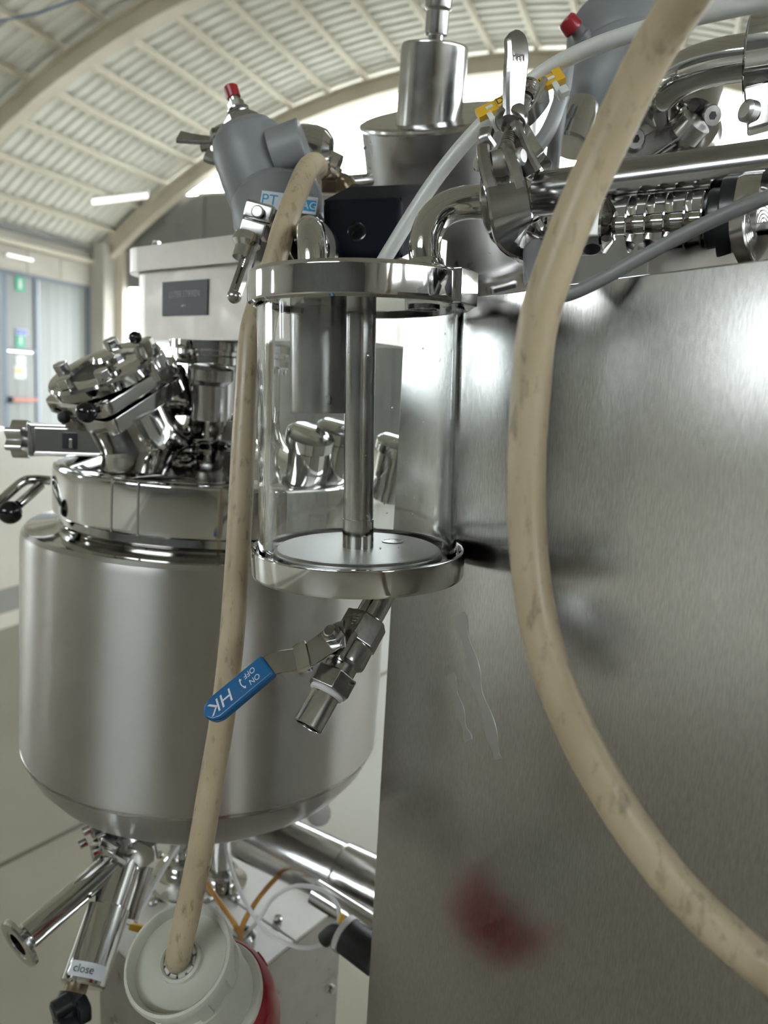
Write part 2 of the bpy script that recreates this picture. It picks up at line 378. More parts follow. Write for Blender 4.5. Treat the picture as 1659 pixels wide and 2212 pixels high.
t = thing('wall_lamp', 'white tube lamp mounted on concrete wall above the gate', 'lamp', hp(15.4, B_L - .16, 4.25))
hbox(MB(), 15.0, 15.85, B_L - .1, B_L, 4.22, 4.30, .01).obj('housing', M_['white'], t)
hbox(MB(), 15.02, 15.83, B_L - .14, B_L - .1, 4.23, 4.29, .015).obj('diffuser', M_['tubelight'], t)

# far gable: dark sheet wall, glazed lunette above, bright doorway beside the column
mb = MB()
hbox(mb, A_END, A_END + .2, B_R, 12.2, 0, 6.45); hbox(mb, A_END, A_END + .2, 12.2, 15.1, 4.0, 6.45); hbox(mb, A_END, A_END + .2, 15.1, B_L + .2, 0, 5.2)
wf = S(mb.obj('wall_far', M_['greywall']))
b = B_R + .2
while b < 13.3:
    hbox(MB(), A_END - .03, A_END, b, b + .94, 4.05 if b > 11.2 else .1, 6.4, .008).obj('sheet_panel', M_['greywall'], wf); b += 1.0
def lunette(a, name, panes=10):
    ph = math.degrees(math.acos((6.5 - AZ) / (AR - .45))); o = []
    b0, b1 = AB - (AR - .45) * math.sin(R(ph)), AB + (AR - .45) * math.sin(R(ph))
    fr = S(hbox(MB(), a - .04, a + .04, b0, b1, 6.45, 6.53).obj(name, M_['beam']))
    for k in range(panes):
        x0 = b0 + (b1 - b0) * k / panes; x1 = b0 + (b1 - b0) * (k + 1) / panes; pts = [(x0, 6.53)]; top = []
        for q in range(7):
            x = x0 + (x1 - x0) * q / 6; top.append((x, AZ + math.sqrt(max(0, (AR - .44)**2 - (x - AB)**2))))
        pts = [(x0, 6.53), (x1, 6.53)] + top[::-1]
        n = len(pts); MBx = MB(); MBx.add([hp(a, x, max(z, 6.531)) for x, z in pts], [tuple(range(n))]); MBx.obj('pane', M_['pane'], fr)
    return fr
pm = bpy.data.materials.new('window_pane'); pm.use_nodes = True; nt = pm.node_tree
nt.nodes.remove(nt.nodes['Principled BSDF']); tr = nt.nodes.new('ShaderNodeBsdfTransparent'); tr.inputs[0].default_value = (.93, .95, .95, 1)
gl = nt.nodes.new('ShaderNodeBsdfGlossy'); gl.inputs['Roughness'].default_value = .05; mx = nt.nodes.new('ShaderNodeMixShader'); mx.inputs[0].default_value = .06
nt.links.new(tr.outputs[0], mx.inputs[1]); nt.links.new(gl.outputs[0], mx.inputs[2]); nt.links.new(mx.outputs[0], nt.nodes['Material Output'].inputs[0])
M_['pane'] = pm
lunette(A_END + .1, 'window_1')
for i_, (w0_, w1_) in enumerate(WB):
    wf_ = S(hbox(MB(), w0_, w1_, B_L + .08, B_L + .16, 2.66, 2.74).obj('window_%d' % (i_ + 3), M_['gateframe']))
    for k in range(2):
        hw_ = (w1_ - w0_) / 2; x0_ = w0_ + k * hw_; MB().add([hp(x0_ + .03, B_L + .12, 1.9), hp(x0_ + hw_ - .03, B_L + .12, 1.9), hp(x0_ + hw_ - .03, B_L + .12, 3.7), hp(x0_ + .03, B_L + .12, 3.7)], [(0, 1, 2, 3)]).obj('pane', M_['pane'], wf_)
# rear gable and right wall (behind the photographer): unseen windows, added and sized for the light
mb = MB()
hbox(mb, A_BACK - .2, A_BACK, B_R, B_L, 0, 6.45); 

hbox(mb, A_BACK - .2, A_BACK, B_R, 0.4, 6.45, 9.6); hbox(mb, A_BACK - .2, A_BACK, 9.6, B_L, 6.45, 9.6); S(mb.obj('wall_back', M_['greywall']))
wb_ = S(hbox(MB(), A_BACK - .14, A_BACK - .06, .4, 9.6, 6.45, 6.53).obj('window_2', M_['beam']))  # unseen opening, narrowed to tune the foreground light
for k in range(6): MB().add([hp(A_BACK - .1, .43 + k * 1.53, 6.53), hp(A_BACK - .1, 1.9 + k * 1.53, 6.53), hp(A_BACK - .1, 1.9 + k * 1.53, 9.2), hp(A_BACK - .1, .43 + k * 1.53, 9.2)], [(0, 1, 2, 3)]).obj('pane', M_['pane'], wb_)
mb = MB(); hbox(mb, A_BACK, A_END, B_R - .2, B_R, 0, 2.9); hbox(mb, A_BACK, -6.0, B_R - .2, B_R, 2.9, 4.2); hbox(mb, A_BACK, A_END, B_R - .2, B_R, 4.2, 5.0)
for k in range(7): hbox(mb, A_BACK + k * 5.3, A_BACK + k * 5.3 + .7, B_R - .2, B_R, 2.9, 4.2)
S(mb.obj('wall_right', M_['concrete']))
# hanging lamp and a blue line across the hall
t = thing('hanging_lamp', 'white tube lamp hanging on a wire below the arched roof', 'lamp', P(258, 430, 15.6))
MB().tube([P(200, 436, 15.6), P(318, 422, 15.6)], .055, 10, 1).obj('tube', M_['tubelight'], t)
MB().tube([P(198, 430, 15.6), P(320, 416, 15.6)], .04, 6, 1).obj('housing', M_['white'], t)
MB().tube([P(258, 424, 15.6), P(258, 424, 15.6) + HZ * 3.55], .006, 5, 1).obj('wire', M_['beam'], t)
ln = MB().tube([P(-700, 175, 10), P(0, 45, 10), P(160, 0, 10), P(700, -190, 10)], .015, 6, 4).obj('blue_line', M_['rope'])
tag(ln, 'thin blue line stretched across the hall below the roof', 'line')

# ================================================================ cabinet with the brushed front
PN = V((math.sin(R(60)), math.cos(R(60)), 0))        # away from the viewer, through the panel
PX = V((PN.y, -PN.x, 0))                             # along the panel towards the near right
PE = P(843, 1320, .72)                               # left edge of the panel
PTOP = 1.575
def pp(s, z, dn=0.0): return V((PE.x, PE.y, 0)) + PX * s + PN * dn + HZ * z
cab = thing('machine_cabinet', 'tall brushed stainless steel machine cabinet filling the right half', 'cabinet', pp(.4, 0, .25))
def rounded(w0, w1, z0, z1, r, n=6):
    pts = [(w0, z0), (w1, z0)]
    pts += [(w1, z1)]
    pts += [(w0 + r - r * math.sin(R(90 * k / n)), z1 - r + r * math.cos(R(90 * k / n))) for k in range(n + 1)]
    return pts
Mp = F(V((PE.x, PE.y, 0)), PX.cross(HZ), PX)         # local x along panel, y up, z out of the panel
MB().prism(Mp, rounded(0, .95, .12, PTOP, .012), -.003, .0, .0012, 2).obj('front_panel', M_['panel'], cab)
MB().prism(Mp, rounded(.004, .946, .12, PTOP - .004, .012), -.42, -.0032).obj('body', M_['dullsteel'], cab)
MB().box(F(pp(.475, .06, .21), HZ, PX), .90, .38, .12).obj('plinth', M_['black'], cab)
# dried water runs on the panel
def onpanel(x, y):
    d = ray(x, y); t = PN.dot(PE - CAM) / PN.dot(d); return CAM + d * t
def run(pts, wd):
    mb = MB(); mb.ribbon([onpanel(x, y) - PN * .0001 for x, y in pts], -PN, wd, .0004, 6); return mb.obj('water_run', M_['stain'], cab)
run([(992, 1325), (1000, 1360), (1018, 1420), (1030, 1480), (1050, 1540), (1068, 1610), (1075, 1640)], lambda t: .019 * (1 - .25 * t) * (0.8 + .25 * math.sin(t * 19)))
run([(973, 1455), (985, 1500), (1000, 1560), (1012, 1600)], lambda t: .012 * (.8 + .3 * math.sin(t * 15)))
# steel rail lying on the cabinet top behind the panel edge
rl = thing('steel_channel', 'beige steel channel lying behind the cabinet top edge', 'channel', pp(.2, PTOP, .09))
MB().box(F(pp(.335, PTOP + .0145, .085), HZ, PX), .25, .05, .027, .004).obj('web', M_['sheet'], rl)
MB().box(F(pp(.335, PTOP + .0305, .085), HZ, PX), .26, .058, .005, .001).obj('flange', M_['dullsteel'], rl)

# ================================================================ glass trap vessel
BA, TA = P(773, 1200, .587), P(779.5, 648, .557)
SZ = (TA - BA).normalized(); SF = F(BA, SZ, RT)      # local z up the vessel, x to the right
SF = SF @ Matrix.Identity(4)
ves = thing('glass_trap_vessel', 'clear glass cylinder vessel with polished steel cap and bottom ring', 'vessel', BA)
def sl(r, z): return (r, z)
MB().lathe(SF, [(.0748, .0005), (.0748, .186), (.0705, .186), (.0705, .0005), (.0748, .0005)], 96, caps=False).obj('glass_cylinder', M_['glass'], ves, 40)
cap = MB().lathe(SF, [(.0, .186), (.0762, .186), (.0762, .1835), (.0775, .1828), (.0792, .1830), (.0808, .1845), (.0812, .187), (.0812, .203), (.0806, .2048), (.0792, .2060), (.02, .2062), (.0, .2062)], 96, caps=False).obj('cap', M_['chrome'], ves)
MB().lathe(SF @ T(.0, .02, .2062), [(.0, 0), (.0135, 0), (.0135, .0012), (.012, .0022), (.0, .0022)], 32, caps=False).obj('plug', M_['steel'], cap)
mb = MB(); rd = random.Random(7)
for k in range(90):
    a = R(rd.uniform(-100, 30)); z = rd.uniform(.02, .17); r_ = rd.uniform(.0003, .0009)
    mb.lathe(SF @ Matrix.Rotation(a, 4, 'Z') @ T(.0705, 0, z) @ Matrix.Rotation(R(-90), 4, 'Y'), [(r_, -.0001), (r_ * .8, r_ * .35), (r_ * .3, r_ * .55), (1e-5, r_ * .58)], 8)
dp = mb.obj('water_droplets', M_['glass'], ves); dp['kind'] = 'stuff'
# mounting lug at the right of the cap
lug = MB().box(SF @ Matrix.Rotation(R(-27), 4, 'Z') @ T(.0795, 0, .1945), .009, .032, .0235, .0012).obj('mounting_lug', M_['chrome'], ves)
MB().lathe(SF, [(.0715, -.0005), (.0772, -.0005), (.0772, .006), (.0785, .0075), (.0802, .0073), (.081, .006), (.081, -.010), (.0803, -.0122), (.078, -.0128), (.0, -.0128), (.0, -.0008), (.0715, -.0005)], 96, caps=False).obj('bottom_ring', M_['chrome'], ves)
pl = MB().lathe(SF, [(.0, .0073), (.0605, .0073), (.0632, .0058), (.0640, .0035), (.0640, .0002), (.0, .0002)], 72, caps=False).obj('base_plate', M_['aluwhite'], ves)
hole = SF @ T(.0268, .0215, .0075)
MB().lathe(hole, [(.0, 0), (.0075, 0), (.0085, .0001), (.0085, .0005), (.0075, .0005), (.0073, .0002), (.0, .0002)], 28, caps=False).obj('drain_hole', M_['darksteel'], pl)
MB().lathe(SF, [(.0113, .0290), (.0113, .186)], 40).obj('centre_rod', M_['steel'], ves)
MB().lathe(SF, [(.0118, .0073), (.0118, .0290), (.0113, .0293)], 40).obj('rod_sleeve', M_['chrome'], ves)
# baffle tube hanging from the cap
btp = SF @ T(-.0335, .034, 0)
MB().lathe(btp, [(.0228, .186), (.0228, .1085), (.0222, .1068), (.0212, .1068), (.0208, .1085), (.0208, .186)], 48).obj('baffle_tube', M_['dullsteel'], ves)
MB().box(SF @ T(-.0125, .0255, .146), .012, .0015, .078).obj('baffle_plate', M_['sheet'], ves)
# port in the underside of the cap
MB().lathe(SF @ T(.0465, .012, .1842), [(.0105, 0), (.0125, 0), (.0125, .0018), (.0105, .0018), (.0105, 0)], 32, caps=False).obj('outlet_port', M_['darksteel'], ves)
# drain pipe under the ring
VA0, VA1 = P(822, 1288, .575), P(664, 1570, .53)
AX = (VA1 - VA0).normalized(); LEN = (VA1 - VA0).length
pxl = LEN / 325.0
VF = F(VA0, AX, -FW)
MB().lathe(VF, [(.0105, -.012), (.0105, 58 * pxl)], 32).obj('drain_pipe', M_['chrome'], ves)

# ================================================================ ball valve on the drain
val = thing('ball_valve', 'steel ball valve with blue lever handle below the glass vessel', 'valve', VA0 + AX * 60 * pxl)
u = 62 * pxl
def hexband(z0, z1, r, name, m='darksteel', n=6, rot=18):
    return MB().prism(VF @ Matrix.Rotation(R(rot), 4, 'Z'), [(r * math.cos(2*math.pi*k/n), r * math.sin(2*math.pi*k/n)) for k in range(n)], z0, z1, .0011, 2).obj(name, M_[m], val)
body = hexband(u, u + .0205, .0172, 'upper_hex')
MB().lathe(VF, [(.0128, u - .0012), (.0134, u), (.0134, u + .002)], 32).obj('socket_rim', M_['steel'], val)
MB().lathe(VF, [(.0140, u + .0195), (.0152, u + .022), (.0155, u + .033), (.0150, u + .036), (.0118, u + .0385), (.0118, u + .0445), (.014, u + .047)], 32).obj('body', M_['darksteel'], val)
hexband(u + .0455, u + .0595, .0168, 'lower_hex', rot=0)
zt = u + .0595
MB().lathe(VF, [(.0122, zt), (.0126, zt + .0008), (.0124, zt + .0028), (.0112, zt + .0036)], 32).obj('sealing_tape', M_['ptfe'], val)
MB().lathe(VF, [(.0102, zt + .003), (.0106, zt + .0045), (.0106, LEN - .0004), (.0102, LEN), (.0088, LEN), (.0086, LEN - .0006), (.0086, LEN - .03)], 40).obj('outlet_nipple', M_['steel'], val)
# emblem cast on the upper hex
ST = (IM(-.49, -.32, .80)); ST = (ST - AX * ST.dot(AX)).normalized()
em = VF.to_3x3()
EO = VA0 + AX * (u + .0085) + (ST * .95 + IM(.35, -.5, .2) * .2).normalized() * .0153
EM = F(EO, ST, -AX)
for k in range(4): MB().box(EM @ T(-.0045 + k * .0024, -.0002 * k, 0), .0011, .0018 + .0015 * k, .0012, .0002).obj('cast_mark', M_['darksteel'], val)
# stem, nut and lever
SB = VA0 + AX * (u + .0285)
SM = F(SB + ST * .0125, ST, AX)
MB().box(SM @ T(0, 0, .003), .022, .017, .008, .001).obj('bonnet', M_['darksteel'], val)
MB().lathe(SM @ T(0, 0, .006), [(.0072, 0), (.0072, .004), (.0066, .005)], 24).obj('packing_collar', M_['steel'], val)
SMT = SM @ T(0, 0, .0118)
MB().hexa(SMT, .0076, .0062, .0006).obj('stem_nut', M_['chrome'], val)
MB().lathe(SMT @ T(0, 0, .006), [(.0046, 0), (.0046, .003), (.0038, .0036)], 20).obj('stem', M_['chrome'], val)
NUT = SMT @ V((0, 0, .000))
GN = IM(-.30, -.38, .88).normalized()                # face of the grip
def lp(x, y, d): return P(x, y, d)
dn = (NUT - CAM).dot(FW)
# lever plate: around the stem, then down the arm into the grip
arm = [NUT + AX * .004 - IM(-.8, .5, 0) * .011, NUT - ST * .0002, lp(672, 1412, dn - .002), lp(640, 1424, dn - .002), lp(604, 1430, dn - .003), lp(577, 1440, dn - .004), lp(560, 1452, dn - .005)]
MB().ribbon(arm, (GN + ST).normalized(), lambda t: .0205 - .004 * min(1, t * 2), .0022, 6).obj('lever_arm', M_['darksteel'], val)
sl0, sl1 = lp(667, 1416, dn - .002), lp(640, 1425, dn - .002)
MB().ribbon([sl0, (sl0 + sl1) / 2, sl1], (GN + ST).normalized(), .0222, .0080, 3).obj('lock_sleeve', M_['chrome'], val)
G0, G1 = lp(582, 1437, dn - .0045), lp(447, 1550, dn - .012)
GD = (G1 - G0); GL = GD.length; GD.normalize()
GNn = (GN - GD * GN.dot(GD)).normalized(); GF = F(G0, GNn, GD)      # x along the grip, y across
hw = .0088
out = [(0, -hw), (GL - .008, -hw * 1.0), (GL - .0025, -hw * .72), (GL, -hw * .25), (GL, hw * .25), (GL - .0025, hw * .72), (GL - .008, hw), (0, hw)]
grip = MB().prism(GF, out, -.0048, .0042, .0024, 4).obj('grip', M_['blue'], val)
TX = GF @ T(0, 0, .0043)
text('lettering', 'HK', TX @ T(GL * .72, -.0006, 0), .0125, M_['white_print'], grip, .00008, .25, sx=1.15)
text('lettering', 'OFF', TX @ T(GL * .245, -.0036, 0), .0054, M_['white_print'], grip, .00008, .15)
text('lettering', 'ON', TX @ T(GL * .235, .0026, 0), .0054, M_['white_print'], grip, .00008, .15)
mb = MB(); pts = [(GL * .385 + .0016 * math.cos(q * .35 - 1.2), -.0004 + .0028 * math.sin(q * .35 - 1.2)) for q in range(8)]
mb.ribbon([TX @ V((x, y, 0)) for x, y in pts], GNn, .0007, .0002, 3)
for (x, y), s in ((pts[0], -1), (pts[-1], 1)): mb.prism(TX @ T(x, y, 0), [(-.0012, 0), (.0012, 0), (-.0002, s * .0018)] if s > 0 else [(-.0012, 0), (-.0002, s * .0018), (.0012, 0)], -.0001, .0001)
mb.obj('arrow', M_['white_print'], grip)

# ================================================================ power cables
ca = MB().tube([P(694, 400, .90), P(690, 372, .83), P(686, 357, .77), P(677, 354, .725), P(662, 369, .69), P(640, 420, .665), P(614, 490, .65), P(594, 560, .645), P(566, 640, .645), P(543, 720, .64), P(533, 850, .635), P(524, 1000, .63), P(515, 1180, .625), P(499, 1400, .62), P(479, 1560, .615), P(455, 1700, .61), P(430, 1850, .605), P(410, 1950, .603), P(388, 2050, .605), P(383, 2085, .622)], .0100, 24, 8).obj('power_cable', M_['cable'])
tag(ca, 'long dirty beige power cable hanging left of the glass vessel into the plug', 'cable')
cb = MB().tube([P(1990, -1500, .36), P(1860, -950, .31), P(1730, -480, .28), P(1620, -220, .27), P(1520, -60, .285), P(1415, 100, .305), P(1330, 270, .32), P(1265, 410, .33), P(1205, 560, .338), P(1162, 700, .345), P(1146, 850, .352), P(1138, 1000, .356), P(1139, 1150, .358), P(1155, 1300, .356), P(1185, 1430, .352), P(1240, 1570, .345), P(1315, 1710, .338), P(1410, 1850, .332), P(1530, 1985, .326), P(1660, 2095, .32), P(1820, 2220, .315), P(2150, 2520, .32), P(2500, 2950, .34)], .0090, 24, 8).obj('power_cable', M_['cable'])
tag(cb, 'thick beige power cable curving in front of the brushed panel', 'cable')

# ================================================================ plug at the lower left
PD = (IM(.62, .78, 0) * math.sin(R(34)) + ray(383, 2067).normalized() * math.cos(R(34))).normalized()
PO = P(383, 2067, .607); PF = F(PO, PD, RT)
plug = thing('power_plug', 'light grey five pin power plug with red collar on beige cable', 'plug', PO + PD * .08)
MB().lathe(PF, [(.0135, .006), (.0150, .0045), (.0168, .006), (.0172, .011), (.0205, .017), (.030, .0185), (.0368, .014), (.0385, .002), (.0405, -.0005), (.0425, .0), (.0437, .003), (.0435, .008), (.0405, .010), (.0405, .012), (.012, .022), (.0135, .006)], 72, caps=False).obj('gland_cup', M_['plug'], plug)
for k in range(10):
    a = 2 * math.pi * k / 10
    MB().box(PF @ Matrix.Rotation(a, 4, 'Z') @ T(.0118, 0, .012), .0034, .0062, .010, .0010).obj('grip_finger', M_['white'], plug)
nut = MB().lathe(PF, [(.0385, .010), (.0395, .012), (.0375, .030), (.0370, .036), (.0, .036)], 60).obj('gland_nut', M_['plug'], plug)
for k in range(8):
    a = 2 * math.pi * k / 8
    MB().box(PF @ Matrix.Rotation(a + .2, 4, 'Z') @ T(.0382, 0, .022), .004, .011, .024, .0015).obj('rib', M_['plug'], nut)
MB().lathe(PF, [(.036, .034), (.0405, .036), (.0410, .050), (.0402, .052), (.0395, .054), (.0395, .085), (.042, .092)], 60).obj('body', M_['plug'], plug)
MB().lathe(PF, [(.040, .084), (.0455, .086), (.0468, .089), (.0468, .094), (.044, .096)], 60).obj('lid_flange', M_['plug'], plug)
MB().lathe(PF, [(.040, .088), (.0480, .090), (.0510, .096), (.0515, .118), (.0480, .150), (.044, .152), (.044, .10)], 72).obj('collar', M_['red'], plug)
for k in range(6):
    a = 2 * math.pi * k / 6 + .3
    MB().box(PF @ Matrix.Rotation(a, 4, 'Z') @ T(.0512, 0, .107), .003, .009, .018, .001).obj('collar_rib', M_['red'], plug)

# ================================================================ process tank
TAX = V((-.2181, .9759, 0)); TZ = V((.018, 0, 1)).normalized()
TF = F(TAX + V((0, 0, 1.30)) - TZ * 1.30, TZ, RT)     # local z ~ height above the floor
tdir = V((TAX.x, TAX.y, 0)).normalized()              # away from the camera
tank = thing('process_tank', 'large round brushed steel process tank with domed lid at left', 'tank', TF @ V((0, 0, .94)))
MB().lathe(TF, [(.2268, 1.040), (.228, 1.048), (.228, 1.302), (.2265, 1.311), (.222, 1.3155)], 128).obj('jacket', M_['tank'], tank)
MB().lathe(TF, [(.0, .940), (.06, .9425), (.12, .954), (.165, .971), (.198, .994), (.217, 1.017), (.2255, 1.036), (.2268, 1.041)], 128, caps=False).obj('dished_bottom', M_['tank'], tank)
MB().lathe(TF, [(.222, 1.3155), (.215, 1.3172), (.190, 1.3215), (.186, 1.325), (.185, 1.334)], 96).obj('shoulder', M_['chrome'], tank)
MB().lathe(TF, [(.180, 1.334), (.189, 1.334), (.1925, 1.3365), (.193, 1.340), (.193, 1.3865), (.1915, 1.390), (.188, 1.392), (.180, 1.392)], 128).obj('flange_ring', M_['chrome'], tank)
lid = MB().lathe(TF, [(.182, 1.391), (.178, 1.3935), (.165, 1.398), (.135, 1.408), (.10, 1.4165), (.07, 1.421), (.058, 1.424), (.050, 1.430), (.044, 1.44), (.0405, 1.452)], 96).obj('lid', M_['chrome'], tank)
MB().lathe(TF, [(.0405, 1.450), (.0405, 1.519)], 48).obj('neck', M_['chrome'], tank)
MB().lathe(TF, [(.040, 1.517), (.056, 1.518), (.060, 1.520), (.060, 1.528), (.054, 1.530), (.054, 1.5345), (.063, 1.536), (.063, 1.5455)], 64).obj('neck_flange', M_['chrome'], tank)
for k in range(6):
    a = 2 * math.pi * k / 6 + .35
    MB().hexa(TF @ T(.0515 * math.cos(a), .0515 * math.sin(a), 1.511), .006, .006).obj('bolt', M_['steel'], tank)
MB().lathe(TF, [(.2262, 1.0385), (.2276, 1.0395), (.2276, 1.0425), (.2266, 1.0435)], 128).obj('weld_seam', M_['darksteel'], tank)
# joint lines of the clamp band round the flange
for px_ in (240, 298, 475):
    d = ray(px_, 1090); ang = math.atan2(d.x, d.y); 
    best = None
    for q in range(720):
        a = 2 * math.pi * q / 720; w = TF @ V((.1935 * math.cos(a), .1935 * math.sin(a), 1.3630))
        v = w - CAM; x = CX + FPX * v.dot(RT) / v.dot(FW)
        if v.dot(FW) < .98 and (best is None or abs(x - px_) < best[0]): best = (abs(x - px_), a)
    MB().box(TF @ Matrix.Rotation(best[1], 4, 'Z') @ T(.193, 0, 1.3633), .0016, .0022, .056, .0003).obj('band_joint', M_['darksteel'], tank)
# side boss under the flange
MB().lathe(F(P(150, 1150, .90), IM(-.3, -.85, .45)), [(.030, -.02), (.026, -.005), (.018, .004), (.0, .006)], 32).obj('shoulder_boss', M_['chrome'], tank)
for x, y in ((82, 1158), (92, 1160), (100, 1167), (110, 1169)):
    MB().ball(F(P(x, y, .93), HZ), .003).obj('weld_bead', M_['chrome'], tank)
# lever with black ball at the far left
lev = MB().tube([P(108, 1038, .95), P(75, 1036, .94), P(48, 1042, .93), P(0, 1084, .92), P(-20, 1105, .915)], .0058, 12, 6).obj('clamp_lever', M_['chrome'], tank)
MB().tube([P(88, 1048, .93), P(40, 1090, .90)], .0058, 12, 1).obj('lever_stem', M_['chrome'], tank)
MB().ball(F(P(22, 1107, .89), HZ), .0135).obj('ball_knob', M_['knob'], tank)

# lid clamp block with star knob
blk = thing('lid_clamp', 'polished steel lid clamp block with star knob at tank edge', 'clamp', P(140, 970, .92))
BF = F(P(154, 952, .915), IM(-.05, .10, 1), IM(1, .045, .12))
q = .915 / FPX
MB().box(BF @ T(.002, 0, 0), 150*q, 58*q, .030, .003).obj('block', M_['chrome'], blk)
MB().box(BF @ T(-75*q, 0, 0), 12*q, 72*q, .036, .002).obj('end_plate', M_['steel'], blk)
MB().box(BF @ T(8*q, 31*q, .0), 165*q, 5*q, .038, .001).obj('upper_rib', M_['chrome'], blk)
MB().box(BF @ T(10*q, -29*q, .004), 150*q, 8*q, .034, .002).obj('lower_rib', M_['chrome'], blk)
MB().box(BF @ T(10*q, 0, .0150), 32*q, 36*q, .004, .001).obj('slot', M_['black'], blk)
MB().box(BF @ T(14*q, -5*q, .0165), 8*q, 20*q, .005, .001).obj('slot_pin', M_['steel'], blk)
KF = F(BF @ V((-82*q, 0, 0)), BF.to_3x3() @ V((-1, 0, 0)), BF.to_3x3() @ V((0, 1, 0)))
MB().lathe(KF, [(.010, 0), (.010, .008)], 20).obj('knob_shaft', M_['steel'], blk)
st = [((.0195 + .0035 * math.cos(6 * 2 * math.pi * k / 60)) * math.cos(2*math.pi*k/60), (.0195 + .0035 * math.cos(6 * 2 * math.pi * k / 60)) * math.sin(2*math.pi*k/60)) for k in range(60)]
MB().prism(KF, st, .006, .026, .003, 3).obj('star_knob', M_['chrome'], blk)

# sight glass port with swivel lid, leaning on the lid
man = thing('sight_port', 'polished sight glass port with bolted lid and black ball levers on tank lid', 'port', P(290, 985, .93))
MZ = IM(-.26, -.84, .56).normalized()                 # port axis
MO = P(304, 952, .93); MF = F(MO, MZ, RT)
s = .93 / FPX
MB().lathe(MF, [(.062, -.012), (.054, -.004), (.050, .006), (.0485, .02), (.0485, .052)], 64).obj('port_neck', M_['chrome'], man)
def rsq(h, r, n=6):
    o = []
    for sx, sy, a0 in ((1, 1, 0), (-1, 1, 90), (-1, -1, 180), (1, -1, 270)):
        for k in range(n + 1):
            a = R(a0 + 90 * k / n); o.append((sx * (h - r) + r * math.cos(a), sy * (h - r) + r * math.sin(a)))
    return o
RQ = Matrix.Rotation(R(55), 4, 'Z')
MB().prism(MF @ RQ, rsq(.056, .010), .045, .063, .0015).obj('lower_plate', M_['chrome'], man)
MB().prism(MF @ RQ, rsq(.060, .016), .068, .084, .0025).obj('upper_plate', M_['chrome'], man)
MB().lathe(MF, [(.058, .084), (.064, .087), (.0665, .098), (.0645, .101), (.048, .1025), (.042, .1015), (.040, .096), (.0, .096)], 64, caps=False).obj('glass_frame', M_['chrome'], man)
MB().lathe(MF @ T(0, 0, .0962), [(.0, 0), (.0395, 0), (.0395, .0012), (.0, .0012)], 48, caps=False).obj('sight_glass', M_['black'], man)
for a in (95, 20, -70, 170, 240):
    o = MF @ Matrix.Rotation(R(a), 4, 'Z')
    MB().hexa(o @ T(.054, 0, .1015), .009, .011, .001).obj('bolt', M_['chrome'], man)
# clamp nut with black ball lever at the upper right
NF = F(P(318, 815, .885), MZ, RT)
mb = MB().prism(NF, [((.0285 + .003 * math.cos(8 * 2 * math.pi * k / 64)) * math.cos(2*math.pi*k/64), (.0285 + .003 * math.cos(8 * 2 * math.pi * k / 64)) * math.sin(2*math.pi*k/64)) for k in range(64)], .0, .024, .002, 2).obj('lobed_nut', M_['chrome'], man)
MB().lathe(NF, [(.014, -.03), (.014, .0)], 24).obj('nut_spacer', M_['chrome'], man)
MB().tube([P(304, 790, .865), P(296, 748, .865)], .0028, 10, 1).obj('lever_rod', M_['steel'], man)
MB().ball(F(P(292, 729, .865), HZ), .0072).obj('lever_ball', M_['knob'], man)
MB().lathe(F(P(236, 800, .86), MZ), [(.006, -.018), (.006, .004), (.012, .006), (.013, .014), (.010, .018)], 20).obj('swing_bolt', M_['chrome'], man)
MB().tube([P(250, 862, .84), P(212, 880, .825)], lambda t: .0045 + .001 * t, 12, 1).obj('lever_rod', M_['chrome'], man)
MB().ball(F(P(187, 890, .815), HZ), .0115).obj('lever_ball', M_['knob'], man)
MB().ball(F(P(138, 902, .87), HZ), .007).obj('lever_ball', M_['rubber'], man)
MB().box(F(P(362, 845, .95), IM(.2, -.5, .8), IM(1, -.25, 0)), .05, .062, .03, .006).obj('hinge_block', M_['chrome'], man)
MB().tube([P(330, 880, .93), P(392, 862, .96)], .011, 14, 1).obj('hinge_pin', M_['chrome'], man)
MB().lathe(F(P(452, 868, .89), IM(.1, -.95, .25)), [(.020, -.02), (.020, .02), (.026, .026), (.026, .038), (.018, .042)], 32).obj('inlet_cap', M_['darksteel'], man)
# ports on the lid seen through the glass
for x, y, d, r in ((640, 1000, .90, .030), (715, 985, .92, .024), (860, 1010, 1.02, .026)):
    t = thing('lid_port', {640: 'polished round lid port seen through left of the glass', 715: 'polished lid port seen through glass behind the centre rod', 860: 'polished port behind glass beside the panel edge'}[x], 'port', P(x, y, d))
    MB().lathe(F(P(x, y, d), IM(.2, -.9, .4)), [(r * 1.2, -.04), (r, -.02), (r, .02), (r * 1.25, .024), (r * 1.25, .036), (r, .040), (.0, .041)], 40, caps=False).obj('stub', M_['chrome'], t)
    MB().hexa(F(P(x, y - 22, d - .02), IM(.3, -.8, .5), RT), r * .4, .02, .002).obj('nut', M_['chrome'], t)

# ================================================================ stirrer housing above the tank
HD = V((.78, -.63, 0)).normalized(); HN = V((-HD.y, HD.x, 0))       # HN points away from the camera
if HN.y < 0: HN = -HN
H0 = V((-.352, 1.026, 0))                                            # front left end of the housing
hs = thing('stirrer_housing', 'rounded stainless stirrer drive housing with nameplate above the tank', 'housing', H0 + HD * .2 + HN * .05 + HZ * 1.546)
HM = F(H0, HZ, HD)
def stad(L_, W_, o, r, n=8):
    pts = []
    for cx, cy, a0 in ((o + r, o + r, 180), (L_ - o - .004, o + .004, 270), (L_ - o - .004, W_ - o - .004, 0), (o + r, W_ - o - r, 90)):
        rr = r if cx < L_ / 2 else .004
        for k in range(n + 1):
            a = R(a0 + 90 * k / n); pts.append((cx + rr * math.cos(a), cy + rr * math.sin(a)))
    return pts
MB().prism(HM, stad(.410, .095, 0.0, .046), 1.546, 1.632, .002).obj('body', M_['sheet'], hs)
